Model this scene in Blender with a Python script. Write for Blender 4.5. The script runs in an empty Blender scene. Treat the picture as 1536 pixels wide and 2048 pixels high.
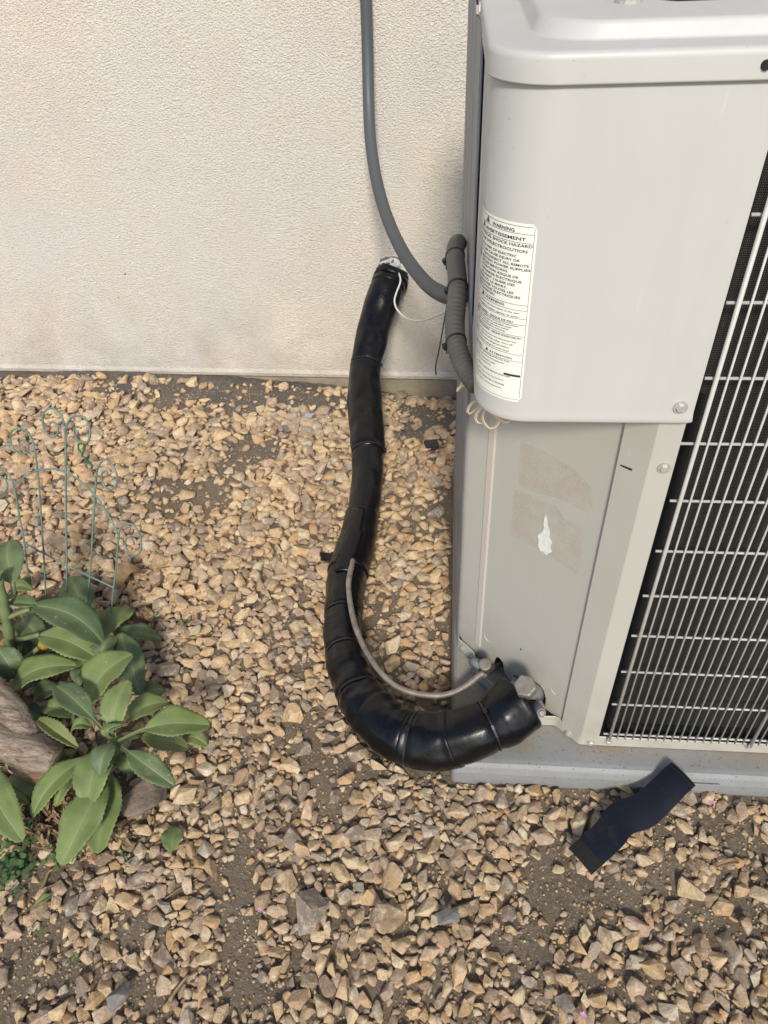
import bpy, bmesh, math, random
import numpy as np
from mathutils import Vector, Matrix, noise
from mathutils.geometry import tessellate_polygon
random.seed(7); rng = np.random.default_rng(7)
S = bpy.context.scene
C = S.collection

# ------------------------------------------------------------------ camera
F = 1480.0
RW = np.array([[0.99632968, 0.02097155, -0.08299009],
               [0.07603002, -0.66224154, 0.74542309],
               [-0.03932681, -0.74899689, -0.66140537]])
CAMH = 1.30
cd = bpy.data.cameras.new('camera'); cam = bpy.data.objects.new('camera', cd); C.objects.link(cam)
cd.sensor_width = 36; cd.sensor_fit = 'HORIZONTAL'; cd.lens = F/1536*36
cd.clip_start = 0.02; cd.clip_end = 300
X, Yd, Zf = RW[:, 0], RW[:, 1], RW[:, 2]
cam.matrix_world = Matrix(((X[0], -Yd[0], -Zf[0], 0), (X[1], -Yd[1], -Zf[1], 0), (X[2], -Yd[2], -Zf[2], CAMH), (0, 0, 0, 1)))
S.camera = cam

# ------------------------------------------------------------------ light
SUN_EL, SUN_AZ = math.radians(38), math.radians(176)     # azimuth clockwise from +Y: light comes from behind the camera, a little right
w = bpy.data.worlds.new("World"); S.world = w; w.use_nodes = True
nt = w.node_tree; nt.nodes.clear()
sky = nt.nodes.new('ShaderNodeTexSky'); sky.sky_type = 'NISHITA'; sky.sun_disc = False
sky.sun_elevation = SUN_EL; sky.sun_rotation = SUN_AZ; sky.dust_density = .8; sky.ozone_density = 1.6
bg = nt.nodes.new('ShaderNodeBackground'); bg.inputs[1].default_value = 0.10
wo = nt.nodes.new('ShaderNodeOutputWorld')
nt.links.new(sky.outputs[0], bg.inputs[0]); nt.links.new(bg.outputs[0], wo.inputs[0])
sl = bpy.data.lights.new('sun', 'SUN'); sl.energy = 2.3; sl.angle = math.radians(10); sl.color = (1.0, .93, .82)
so = bpy.data.objects.new('sun', sl); C.objects.link(so)
sd = Vector((math.sin(SUN_AZ)*math.cos(SUN_EL), math.cos(SUN_AZ)*math.cos(SUN_EL), math.sin(SUN_EL)))
so.rotation_euler = sd.to_track_quat('Z', 'Y').to_euler(); so.location = (0, -2, 5)
S.view_settings.view_transform = 'Standard'; S.view_settings.look = 'None'
S.view_settings.exposure = 0.62; S.view_settings.gamma = 1; S.view_settings.use_curve_mapping = False
S.render.engine = 'CYCLES'
S.cycles.max_bounces = 6

# ------------------------------------------------------------------ survey: points of the photograph on real planes
def _ray(x, y): return RW @ np.array([x-768., y-1024., F])
O = np.array([0, 0, CAMH])
def onz(x, y, z=0.):
    r = _ray(x, y); return Vector(r*((z-CAMH)/r[2])+O)
def ony(x, y, yy):
    r = _ray(x, y); return Vector(r*(yy/r[1])+O)
def onpl(x, y, n, d):
    r = _ray(x, y); n = np.array(n, float); return Vector(r*((d-n@O)/(n@r))+O)
def dg(x, y, s): return onpl(x, y, (1, 1, 0), s)      # diagonal vertical planes x+y = s (the unit's cut corner)
def depth(p): return (p.x*RW[0, 2]+p.y*RW[1, 2]+(p.z-CAMH)*RW[2, 2])

# ------------------------------------------------------------------ object helpers
def tag(o, label=None, cat=None, group=None, kind=None):
    if label: o['label'] = label
    if cat: o['category'] = cat
    if group: o['group'] = group
    if kind: o['kind'] = kind
    return o
def obj(name, verts, faces, mat, parent=None, smooth=False):
    me = bpy.data.meshes.new(name); me.from_pydata([tuple(v) for v in verts], [], [tuple(f) for f in faces]); me.update()
    return link(name, me, mat, parent, smooth)
def link(name, me, mat, parent=None, smooth=False):
    o = bpy.data.objects.new(name, me); C.objects.link(o)
    if mat: me.materials.append(mat)
    if smooth: me.shade_smooth()
    if parent: o.parent = parent
    return o
def empty(name, loc, label, cat, group=None, kind=None):
    # parts are modelled in world space: the Empty sits at the thing's base and every part is re-based by fix()
    e = bpy.data.objects.new(name, None); e.location = loc; e.empty_display_size = .05; C.objects.link(e)
    return tag(e, label, cat, group, kind)
class MB:
    def __init__(s): s.v = []; s.f = []
    def add(s, v, f):
        n = len(s.v); s.v += [tuple(p) for p in v]; s.f += [tuple(i+n for i in q) for q in f]; return s
    def box(s, lo, hi):
        (a, b, c), (d, e, g) = lo, hi
        v = [(a, b, c), (d, b, c), (d, e, c), (a, e, c), (a, b, g), (d, b, g), (d, e, g), (a, e, g)]
        return s.add(v, [(0, 3, 2, 1), (4, 5, 6, 7), (0, 1, 5, 4), (1, 2, 6, 5), (2, 3, 7, 6), (3, 0, 4, 7)])
    def rings(s, R, close=True, capa=True, capb=True):
        n = len(R[0]); v = [p for r in R for p in r]; f = []
        m = n if close else n-1
        for i in range(len(R)-1):
            for j in range(m):
                a, b = i*n+j, i*n+(j+1) % n
                f.append((a, b, b+n, a+n))
        if capa: f.append(tuple(range(n-1, -1, -1)))
        if capb: f.append(tuple(range((len(R)-1)*n, len(R)*n)))
        return s.add(v, f)
    def tube(s, pts, r, n=10, capa=True, capb=True):
        return s.rings(sweep(pts, r, n), True, capa, capb)
    def out(s, name, mat, parent=None, smooth=False): return obj(name, s.v, s.f, mat, parent, smooth)
def frames(P):
    P = [Vector(p) for p in P]; T = []
    for i in range(len(P)):
        T.append((P[min(i+1, len(P)-1)]-P[max(i-1, 0)]).normalized())
    a = Vector((0, 0, 1)) if abs(T[0].z) < .9 else Vector((1, 0, 0))
    n = (a-T[0]*a.dot(T[0])).normalized(); N = [n]
    for i in range(1, len(P)):
        n = (n-T[i]*n.dot(T[i])).normalized(); N.append(n)
    return P, T, N, [T[i].cross(N[i]) for i in range(len(P))]
def sweep(P, r, n=10, fn=None):
    P, T, N, B = frames(P)
    if not hasattr(r, '__len__'): r = [r]*len(P)
    R = []
    for i in range(len(P)):
        ring = []
        for j in range(n):
            a = 2*math.pi*j/n
            d = N[i]*math.cos(a)+B[i]*math.sin(a)
            rr = r[i]*(fn(i, a, P[i]+d*r[i]) if fn else 1)
            ring.append(P[i]+d*rr)
        R.append(ring)
    return R
def spline(P, step, vals=None):
    """Catmull-Rom through P (Vectors), resampled about every `step`; vals are carried along."""
    P = [Vector(p) for p in P]; Q = []; V = []
    for i in range(len(P)-1):
        p0 = P[i-1] if i else P[0]*2-P[1]; p1 = P[i]; p2 = P[i+1]; p3 = P[i+2] if i+2 < len(P) else P[-1]*2-P[-2]
        k = max(1, int((p2-p1).length/step))
        for j in range(k):
            t = j/k
            Q.append(.5*((2*p1)+(p2-p0)*t+(2*p0-5*p1+4*p2-p3)*t*t+(3*p1-p0-3*p2+p3)*t**3))
            if vals is not None: V.append(vals[i]+(vals[i+1]-vals[i])*t)
    Q.append(P[-1])
    if vals is not None: V.append(vals[-1]); return Q, V
    return Q
def plate(name, outer, holes, fn, mat, parent, th):
    """2-D outline with holes, mapped to space by fn(u, v, w) (w = depth), given thickness th."""
    loops = [outer]+holes; flat = [p for l in loops for p in l]
    tris = tessellate_polygon([[Vector((p[0], p[1], 0)) for p in l] for l in loops])
    n = len(flat); v = [fn(p[0], p[1], 0) for p in flat]+[fn(p[0], p[1], th) for p in flat]
    f = [tuple(t) for t in tris]+[tuple(i+n for i in reversed(t)) for t in tris]
    k = 0
    for l in loops:
        m = len(l)
        for i in range(m):
            a, b = k+i, k+(i+1) % m
            f.append((a, b, b+n, a+n))
        k += m
    bm = bmesh.new(); me = bpy.data.meshes.new(name); me.from_pydata([tuple(p) for p in v], [], f)
    bm.from_mesh(me); bmesh.ops.recalc_face_normals(bm, faces=bm.faces); bm.to_mesh(me); bm.free()
    return link(name, me, mat, parent)
def bevel(o, wd=.002, seg=2):
    m = o.modifiers.new('bevel', 'BEVEL'); m.width = wd; m.segments = seg; m.limit_method = 'ANGLE'; m.angle_limit = math.radians(35)
    return o
def hexhead(mb, p, nrm, r, h, washer=1.35):
    nrm = Vector(nrm).normalized(); a = nrm.orthogonal().normalized(); b = nrm.cross(a); p = Vector(p)
    if washer:
        W = [[p+nrm*t+(a*math.cos(q)+b*math.sin(q))*r*washer*k for q in [i*math.pi/8 for i in range(16)]] for t, k in ((-.001, 1), (h*.3, 1), (h*.3, .8))]
        mb.rings(W, True, False, True)
    Hx = [[p+nrm*t+(a*math.cos(q)+b*math.sin(q))*r*k for q in [i*math.pi/3+.3 for i in range(6)]] for t, k in ((0, 1), (h*.85, 1), (h, .88))]
    mb.rings(Hx, True, False, True)

# ------------------------------------------------------------------ materials
class M_:
    def __init__(s, name, rough=.6, metal=0., spec=None):
        s.m = bpy.data.materials.new(name); s.m.use_nodes = True; s.t = s.m.node_tree; s.b = s.t.nodes['Principled BSDF']
        s.b.inputs['Roughness'].default_value = rough; s.b.inputs['Metallic'].default_value = metal
        if spec is not None: s.b.inputs['Specular IOR Level'].default_value = spec
        s.co = s.t.nodes.new('ShaderNodeTexCoord').outputs['Object']
    def n(s, typ, **kw):
        q = s.t.nodes.new(typ)
        for k, v in kw.items():
            if k in q.inputs: q.inputs[k].default_value = v
            else: setattr(q, k, v)
        return q
    def l(s, a, b): s.t.links.new(a, b)
    def noise(s, scale, detail=3, rough=.5, co=None, stretch=None, lo=None, hi=None):
        q = s.n('ShaderNodeTexNoise', Scale=scale, Detail=detail, Roughness=rough); c = co or s.co
        if stretch:
            mp = s.n('ShaderNodeMapping'); mp.inputs['Scale'].default_value = stretch; s.l(c, mp.inputs[0]); c = mp.outputs[0]
        s.l(c, q.inputs['Vector'])
        return s.rng(q.outputs[0], lo, hi) if lo is not None else q.outputs[0]
    def rng(s, o, lo, hi, a=0., b=1.):
        r = s.n('ShaderNodeMapRange'); s.l(o, r.inputs[0])
        for i, v in zip((1, 2, 3, 4), (lo, hi, a, b)): r.inputs[i].default_value = v
        return r.outputs[0]
    def math(s, op, a, b=None):
        q = s.n('ShaderNodeMath', operation=op)
        for i, v in enumerate((a, b)):
            if v is None: continue
            if isinstance(v, (int, float)): q.inputs[i].default_value = v
            else: s.l(v, q.inputs[i])
        return q.outputs[0]
    def mix(s, fac, a, b, mode='MIX'):
        q = s.n('ShaderNodeMix', data_type='RGBA', blend_type=mode)
        for i, v in ((0, fac), (6, a), (7, b)):
            if isinstance(v, (int, float)): q.inputs[i].default_value = v
            elif isinstance(v, tuple): q.inputs[i].default_value = (*v, 1)
            else: s.l(v, q.inputs[i])
        return q.outputs[2]
    def ramp(s, o, stops, interp='LINEAR'):
        q = s.n('ShaderNodeValToRGB'); s.l(o, q.inputs[0]); r = q.color_ramp; r.interpolation = interp
        while len(r.elements) < len(stops): r.elements.new(.5)
        for e, (p, c) in zip(r.elements, stops): e.position = p; e.color = (*c, 1)
        return q.outputs[0]
    def col(s, v):
        if isinstance(v, tuple): s.b.inputs['Base Color'].default_value = (*v, 1)
        else: s.l(v, s.b.inputs['Base Color'])
        return s
    def bump(s, h, strength=.3, dist=.002, prev=None):
        q = s.n('ShaderNodeBump', Strength=strength, Distance=dist); s.l(h, q.inputs['Height'])
        if prev is not None: s.l(prev, q.inputs['Normal'])
        s.l(q.outputs[0], s.b.inputs['Normal']); return q.outputs[0]
    def rou(s, o): s.l(o, s.b.inputs['Roughness']); return s
MAT = {}
def simple(name, c, rough=.6, metal=0., c2=None, sc=30, bsc=None, bs=.2, bd=.001, spec=None):
    m = M_(name, rough, metal, spec)
    m.col(m.mix(m.noise(sc, 4, .6, lo=.35, hi=.65), c, c2) if c2 else c)
    if bsc: m.bump(m.noise(bsc, 4), bs, bd)
    MAT[name] = m.m; return m.m
# painted steel of the unit: warm pale grey, faint blotches and dust
def paint(name, c, rough=.42):
    m = M_(name, rough)
    k = m.noise(5, 2, .5, lo=.25, hi=.75)
    base = m.mix(k, c, tuple(x*.95 for x in c))
    streak = m.noise(9, 3, .5, stretch=(6, 6, .5), lo=.45, hi=.85)
    base = m.mix(m.math('MULTIPLY', streak, .10), base, (.42, .36, .26))
    spk = m.noise(260, 2, .5, lo=.74, hi=.78)
    base = m.mix(m.math('MULTIPLY', spk, .5), base, (.2, .16, .11)); sp_ = m.n('ShaderNodeSeparateXYZ'); m.l(m.co, sp_.inputs[0])
    base = m.mix(m.math('MULTIPLY', m.math('MULTIPLY', m.rng(sp_.outputs[2], .05, .26, 1, 0), m.noise(16, 5, .7, lo=.38, hi=.68)), .5), base, (.30, .255, .18))
    base = m.mix(m.math('MULTIPLY', m.noise(70, 4, .7, stretch=(1, 1, .15), lo=.66, hi=.74), .25), base, (.70, .69, .64))
    m.col(base); m.rou(m.rng(m.noise(14, 2), .3, .7, rough-.04, rough+.06)); 
    b_ = m.bump(m.noise(420, 2), .05, .0004); m.bump(m.noise(3.5, 2, .4), .35, .006, b_)
    MAT[name] = m.m
paint('paint_grey', (.48, .462, .405))
paint('paint_cap', (.535, .525, .49), .48)
simple('side_steel', (.22, .235, .25), .45, 0, (.17, .18, .19), 8)  # bluish shade of the side panel is in this colour; also fan, valve parts
simple('wire_paint', (.55, .54, .50), .45, 0, (.5, .48, .42), 60)
simple('screw_zinc', (.56, .55, .51), .4, .35, (.45, .42, .36), 200)
simple('dark_void', (.006, .006, .007), .8)  # near-black stand-in for the shade inside hollows, gaps and slots
# stucco
m = M_('stucco', .9)
k1 = m.noise(2.2, 5, .6, lo=.35, hi=.7); k2 = m.noise(5.5, 4, .6, lo=.42, hi=.7)
k0 = m.noise(1.1, 3, .55, lo=.38, hi=.62); c = m.mix(k1, (.85, .765, .63), (.80, .745, .655)); c = m.mix(m.math('MULTIPLY', k0, .6), c, (.72, .70, .665)); c = m.mix(m.math('MULTIPLY', k2, .55), c, (.78, .675, .57))
c = m.mix(m.math('MULTIPLY', m.noise(3.1, 5, .65, lo=.52, hi=.75), .5), c, (.66, .635, .59))
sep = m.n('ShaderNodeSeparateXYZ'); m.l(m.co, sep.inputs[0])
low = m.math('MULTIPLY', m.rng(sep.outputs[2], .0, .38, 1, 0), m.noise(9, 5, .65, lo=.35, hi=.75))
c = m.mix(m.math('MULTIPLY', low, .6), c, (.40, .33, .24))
wrp = m.n('ShaderNodeMapping'); wrp.inputs['Rotation'].default_value = (0, .45, 0); wrp.inputs['Scale'].default_value = (1, 1, 1.5); m.l(m.co, wrp.inputs[0])
n2 = m.noise(165, 4, .62, co=wrp.outputs[0]); n3 = m.noise(260, 2, .5)
pit = m.noise(60, 1, .5, lo=.815, hi=.825)
c = m.mix(m.math('MULTIPLY', m.rng(n2, .3, .50, .45, 0), .9), c, (.40, .36, .30))
c = m.mix(m.math('MULTIPLY', pit, .8), c, (.10, .08, .06))
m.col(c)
hgt = m.math('ADD', m.rng(n2, .34, .66), m.math('MULTIPLY', n3, .3)); hgt = m.math('SUBTRACT', hgt, pit)
m.bump(hgt, 1.0, .0030); MAT['stucco'] = m.m
m = M_('foundation', .95); c = m.mix(m.noise(14, 5, .7, lo=.3, hi=.7), (.36, .31, .22), (.20, .165, .115))
m.col(c); m.bump(m.noise(90, 5, .7), .9, .006); MAT['foundation'] = m.m
# soil
m = M_('soil', .95)
k = m.noise(7, 6, .65, lo=.3, hi=.7); c = m.mix(k, (.28, .215, .145), (.195, .148, .098))
sep = m.n('ShaderNodeSeparateXYZ'); m.l(m.co, sep.inputs[0])
c = m.mix(m.math('MULTIPLY', m.rng(sep.outputs[1], 1.5, 2.0), m.noise(5, 4, .6, lo=.3, hi=.6)), c, (.135, .128, .122))
c = m.mix(m.math('MULTIPLY', m.noise(150, 3, .6, lo=.55, hi=.68), .6), c, (.46, .39, .29))
c = m.mix(m.math('MULTIPLY', m.noise(230, 3, .6, lo=.58, hi=.7), .7), c, (.07, .055, .04))
m.col(c); b = m.bump(m.noise(48, 6, .75), 1., .010); m.bump(m.noise(280, 4, .75), 1., .004, b); MAT['soil'] = m.m
# stones: one pale-to-ochre limestone mix; each stone takes its own tint
def stonemat(name, shift=0.):
    m = M_(name, .82, spec=.3)
    oi = m.n('ShaderNodeObjectInfo'); ge = m.n('ShaderNodeNewGeometry'); at = m.n('ShaderNodeAttribute', attribute_name='tint')
    r = m.math('FRACT', m.math('ADD', m.math('MULTIPLY', oi.outputs['Random'], 7.31), at.outputs['Fac']))
    c = m.ramp(r, [(0, (0.740, 0.552, 0.326)), (.10, (0.566, 0.384, 0.210)), (.20, (0.679, 0.463, 0.259)), (.29, (0.339, 0.236, 0.153)), (.38, (0.514, 0.374, 0.259)), (.48, (0.782, 0.601, 0.364)),
                   (.55, (0.432, 0.320, 0.224)), (.62, (0.277, 0.212, 0.158)), (.69, (0.617, 0.433, 0.297)), (.76, (0.555, 0.335, 0.153)), (.82, (0.658, 0.512, 0.344)), (.88, (0.411, 0.286, 0.210)), (.94, (0.277, 0.236, 0.201)), (1, (0.802, 0.670, 0.479))])
    vec = m.n('ShaderNodeVectorMath', operation='MULTIPLY_ADD'); vec.inputs[1].default_value = (1, 1, 1)
    cb = m.n('ShaderNodeCombineXYZ'); sc = m.math('MULTIPLY', r, 37.); m.l(sc, cb.inputs[0]); m.l(sc, cb.inputs[1])
    m.l(m.co, vec.inputs[0]); m.l(cb.outputs[0], vec.inputs[2]); co = vec.outputs[0]
    c = m.mix(m.math('MULTIPLY', m.noise(34, 5, .65, co=co, lo=.48, hi=.66), .55), c, (.55, .35, .16))
    c = m.mix(m.math('MULTIPLY', m.noise(60, 5, .7, co=co, lo=.50, hi=.68), .7), c, (.84, .72, .50))
    c = m.mix(m.math('MULTIPLY', m.noise(46, 5, .7, co=co, stretch=(1, 1, 3), lo=.53, hi=.70), .7), c, (.17, .13, .09))
    c = m.mix(m.math('MULTIPLY', m.noise(300, 3, .6, co=co, lo=.55, hi=.75), .35), c, (.25, .17, .10))
    m.col(c); b = m.bump(m.noise(120, 6, .75, co=co), 1., .005); m.bump(m.noise(600, 3, .6, co=co), .4, .001, b)
    MAT[name] = m.m
stonemat('limestone')
simple('slate', (.13, .125, .12), .7, 0, (.22, .20, .17), 40, 120, .7, .003)
simple('brown_rock', (.26, .20, .145), .85, 0, (.17, .13, .10), 18, 70, .8, .006)
# black insulation
m = M_('insulation', .3, spec=.36)
c = m.mix(m.math('MULTIPLY', m.noise(26, 6, .7, lo=.58, hi=.80), .14), (.003, .003, .004), (.07, .062, .05))
c = m.mix(m.math('MULTIPLY', m.noise(240, 3, .6, lo=.70, hi=.76), .3), c, (.2, .17, .13))
m.col(c); m.rou(m.rng(m.noise(18, 5, .6), .35, .7, .24, .44)); b = m.bump(m.noise(30, 4, .6, stretch=(1, 1, 1)), .22, .006); m.bump(m.noise(700, 2), .06, .0005, b)
MAT['insulation'] = m.m
simple('black_plastic', (.012, .012, .014), .35)
simple('black_rubber', (.02, .02, .021), .6, 0, (.05, .045, .04), 40)
simple('conduit_grey', (.08, .09, .098), .5, 0, (.085, .09, .095), 12, 300, .1, .0006)
simple('conduit_warm', (.098, .094, .078), .5, 0, (.075, .072, .062), 14, 300, .1, .0006)
simple('white_wire', (.86, .83, .76), .5)
simple('cream_strip', (.84, .63, .37), .55, 0, (.88, .70, .46), 40)
m = M_('weathered_copper', .55, .35)
c = m.mix(m.noise(40, 5, .6, lo=.35, hi=.65), (.30, .245, .20), (.19, .15, .13)); c = m.mix(m.math('MULTIPLY', m.noise(22, 4, .7, lo=.5, hi=.68), .8), c, (.34, .37, .30))
m.col(c); m.bump(m.noise(300, 4), .3, .0008); MAT['weathered_copper'] = m.m
m = M_('valve_brass', .5, .55); c = m.mix(m.noise(60, 5, .6, lo=.35, hi=.65), (.30, .29, .255), (.20, .18, .14)); c = m.mix(m.math('MULTIPLY', m.noise(35, 4, .7, lo=.5, hi=.7), .7), c, (.30, .22, .12)); m.col(c); m.bump(m.noise(200, 4), .3, .001); MAT['valve_brass'] = m.m
# pad: grey-blue plastic with dust
m = M_('pad_plastic', .6)
c = m.mix(m.noise(12, 5, .6, lo=.35, hi=.65), (.27, .275, .272), (.235, .235, .225))
sep = m.n('ShaderNodeSeparateXYZ'); m.l(m.co, sep.inputs[0])
dust = m.math('MULTIPLY', m.rng(sep.outputs[1], .73, .762), m.noise(7, 5, .7, lo=.36, hi=.62)); c = m.mix(m.math('MULTIPLY', dust, .85), c, (.26, .21, .14))
c = m.mix(m.math('MULTIPLY', m.noise(230, 2, .5, lo=.66, hi=.7), .7), c, (.06, .055, .045)); c = m.mix(m.math('MULTIPLY', m.noise(330, 2, .5, lo=.68, hi=.72), .5), c, (.42, .38, .3))
m.col(c); m.bump(m.noise(350, 3), .25, .001); MAT['pad_plastic'] = m.m
# coil
m = M_('coil_fins', .55, .2)
wv = m.n('ShaderNodeTexWave', Scale=130., Distortion=.6); wv.bands_direction = 'Z'; m.l(m.co, wv.inputs[0])
w2 = m.n('ShaderNodeTexWave', Scale=160., Distortion=1.); wv.inputs['Detail'].default_value = 2; w2.bands_direction = 'X'; m.l(m.co, w2.inputs[0])
g = m.math('MULTIPLY', wv.outputs[1], w2.outputs[1])
c = m.mix(m.math('MULTIPLY', g, .9), (.006, .006, .006), (.13, .115, .09)); c = m.mix(m.math('MULTIPLY', m.noise(130, 4, .7, lo=.62, hi=.74), .35), c, (.16, .13, .09))
m.col(c); m.bump(g, .8, .002); MAT['coil_fins'] = m.m
simple('label_paper', (.84, .83, .73), .5)
simple('label_ink', (.03, .03, .03), .6)
simple('paper_scrap', (.80, .80, .76), .8, 0, (.7, .69, .62), 120, 200, .6, .002)
m = M_('glue_residue', .7)
c = m.mix(m.noise(30, 4, .6, lo=.4, hi=.6), (.64, .475, .37), (.56, .51, .40)); m.col(c)
al = m.noise(300, 3, .6, lo=.25, hi=.60); al2 = m.noise(16, 5, .75, lo=.38, hi=.60); m.l(m.math('MULTIPLY', m.math('MULTIPLY', al, al2), .34), m.b.inputs['Alpha']); MAT['glue_residue'] = m.m
simple('rib_tint', (.53, .455, .40), .5, 0, (.50, .47, .41), 9)
# strap
m = M_('strap_fabric', .6, spec=.3)
c = m.mix(m.math('MULTIPLY', m.noise(22, 6, .7, lo=.56, hi=.8), .12), (.0045, .0062, .0155), (.2, .18, .14)); m.col(c); m.bump(m.noise(900, 2), .3, .0006)
m.b.inputs['Sheen Weight'].default_value = .05; MAT['strap_fabric'] = m.m
simple('hook_pile', (.006, .006, .006), .95, 0, (.015, .015, .015), 500, 700, .9, .002)
# leaves: UV x across, y along
def leafmat(name, c1, c2, c3):
    m = M_(name, .5, spec=.35)
    uv = m.n('ShaderNodeUVMap'); sp = m.n('ShaderNodeSeparateXYZ'); m.l(uv.outputs[0], sp.inputs[0])
    d = m.math('ABSOLUTE', m.math('SUBTRACT', sp.outputs[0], .5))
    at = m.n('ShaderNodeObjectInfo')
    base = m.mix(at.outputs['Random'], c1, c2)
    base = m.mix(m.math('MULTIPLY', m.noise(28, 4, .6, lo=.35, hi=.7), .6), base, c3)
    # faint side veins
    vv = m.math('ADD', m.math('MULTIPLY', sp.outputs[1], 9.), m.math('MULTIPLY', d, -7.)); vein = m.rng(m.math('ABSOLUTE', m.math('SUBTRACT', m.math('FRACT', vv), .5)), 0, .09, 1, 0)
    base = m.mix(m.math('MULTIPLY', vein, .10), base, (.16, .22, .09))
    mid = m.rng(d, .0, .045, 1, 0); base = m.mix(m.math('MULTIPLY', mid, .28), base, (.34, .40, .20))
    soft = m.rng(d, .02, .22, 1, 0); base = m.mix(m.math('MULTIPLY', soft, .35), base, (.26, .32, .14))
    edge = m.rng(d, .478, .498, 0, 1); base = m.mix(m.math('MULTIPLY', edge, .25), base, (.36, .38, .19))
    base = m.mix(m.math('MULTIPLY', m.noise(90, 3, .6, lo=.68, hi=.73), .6), base, (.45, .42, .30)); base = m.mix(m.math('MULTIPLY', m.noise(18, 5, .7, lo=.64, hi=.70), .8), base, (.26, .19, .10)); base = m.mix(m.math('MULTIPLY', m.noise(11, 5, .7, lo=.45, hi=.75), .3), base, (.20, .22, .12))
    m.col(base); m.rou(m.rng(m.noise(40, 4), .3, .7, .45, .65))
    b = m.bump(m.math('ADD', m.math('MULTIPLY', mid, -1.), m.math('MULTIPLY', vein, -.25)), .5, .0015); m.bump(m.noise(220, 3), .2, .001, b)
    MAT[name] = m.m
leafmat('leaf_green', (.155, .205, .058), (.195, .245, .078), (.085, .130, .044))
leafmat('leaf_blue', (.080, .122, .050), (.110, .155, .060), (.052, .086, .044))
leafmat('leaf_olive', (.165, .195, .055), (.145, .165, .055), (.18, .15, .06))
simple('stem_green', (.14, .19, .075), .5, 0, (.19, .22, .10), 30)
simple('dry_leaf', (.22, .135, .065), .8, 0, (.34, .23, .12), 40, 120, .4, .002)
simple('tan_leaf', (.58, .42, .20), .7, 0, (.48, .31, .13), 60)
simple('clover', (.075, .14, .035), .6, 0, (.05, .10, .03), 60)
simple('dry_stalk', (.34, .26, .16), .8, 0, (.24, .17, .10), 60)
simple('pink_petal', (.62, .34, .55), .6)
simple('yellow_bud', (.42, .25, .03), .6, 0, (.30, .17, .03), 200)
m = M_('trellis_coat', .5)
c = m.mix(m.noise(30, 5, .6, lo=.4, hi=.65), (.115, .205, .175), (.18, .26, .225)); c = m.mix(m.math('MULTIPLY', m.noise(90, 4, .6, lo=.6, hi=.7), .5), c, (.16, .13, .09)); m.col(c); MAT['trellis_coat'] = m.m
simple('tie_green', (.02, .12, .055), .45)
m = M_('driftwood', .85)
k = m.noise(14, 6, .75, stretch=(1.0, 5, 6), lo=.38, hi=.62); c = m.mix(k, (.60, .49, .37), (.17, .11, .075))
c = m.mix(m.math('MULTIPLY', m.noise(12, 5, .7, lo=.5, hi=.66), .8), c, (.33, .165, .07)); c = m.mix(m.math('MULTIPLY', m.noise(20, 5, .7, lo=.55, hi=.7), .8), c, (.50, .43, .33))
m.col(c); b = m.bump(m.noise(22, 6, .75, stretch=(1, 5, 6)), 1., .014); m.bump(m.noise(260, 4, .7), .5, .002, b); MAT['driftwood'] = m.m
simple('plaster_white', (.72, .70, .66), .85, 0, (.5, .47, .42), 60, 100, .9, .006)
simple('plaster_grey', (.20, .185, .15), .9, 0, (.12, .11, .09), 60, 100, .9, .006)
m = M_('clear_film', .2); m.col((.75, .72, .68)); m.b.inputs['Alpha'].default_value = .13; MAT['clear_film'] = m.m
simple('pale_sticker', (.5, .5, .55), .5, 0, (.25, .26, .3), 300)

# ------------------------------------------------------------------ ground relief
def blob(x, y, r): p = onz(x, y, 0); return (p.x, p.y, r)
BARE = [blob(*a) for a in [(520, 905, .10), (470, 925, .08), (420, 1000, .10), (330, 985, .10), (250, 1000, .05), (240, 778, .10), (330, 785, .10), (420, 785, .12), (360, 800, .10), (480, 800, .11), (520, 790, .13), (620, 800, .11), (600, 790, .10),
        (700, 800, .1), (820, 800, .10), (870, 840, .10), (820, 870, .08), (880, 820, .10), (830, 1050, .05), (880, 1010, .05), (760, 1200, .05), (745, 1260, .055), (760, 1330, .05), (800, 1300, .035),
        (830, 1410, .05), (600, 1330, .03), (610, 1450, .05), (640, 1520, .06), (700, 1560, .05), (660, 1600, .03), (590, 1240, .03), (480, 1700, .05), (470, 1780, .05), (480, 1860, .045), (480, 1930, .045), (500, 1980, .04), (540, 1990, .03),
        (1100, 1720, .05), (1110, 1790, .05), (1170, 1800, .05), (1050, 1900, .045), (1250, 1790, .045), (1330, 1740, .04), (1430, 1640, .04), (1480, 1680, .04), (1330, 1650, .04), (1400, 1830, .04), (1500, 1830, .04), (1100, 1850, .05),
        (1280, 1980, .04), (1180, 1960, .03), (40, 1900, .05), (30, 1990, .05), (100, 1850, .04), (150, 1940, .04), (260, 1850, .035), (290, 1990, .04), (60, 1760, .05), (680, 1640, .03), (1020, 1600, .02), (90, 1650, .09), (150, 1300, .14), (60, 1250, .14),
        (250, 1450, .08), (210, 1600, .06)]]
def gz(x, y):
    v = Vector((x, y, 0))
    h = noise.noise(v*3.1)*.010+noise.noise(v*9+Vector((5, 1, 0)))*.006+noise.noise(v*31)*.0025+noise.noise(v*80)*.0012
    h += .018*math.exp(-((x+1.25)**2/.5+(y-2.0)**2/.16))          # soil banked against the wall on the left
    h -= .062*math.exp(-((x-.05)**2/.22+(y-2.14)**2/.02)); h -= .012*math.exp(-((x+.6)**2/.3+(y-2.14)**2/.02))          # washed-out hollow by the foundation
    h -= .014*math.exp(-((x+.08)**2/.006+(y-1.05)**2/.03))
    f = min(1, max(0, (3.5-max(abs(x), abs(y-1)))/1.5))
    return h*f-.006
def gfine(x, y):
    v = Vector((x, y, 3))
    return gz(x, y)+noise.noise(v*150)*.0016+max(0, noise.noise(v*260))*.0016
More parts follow.
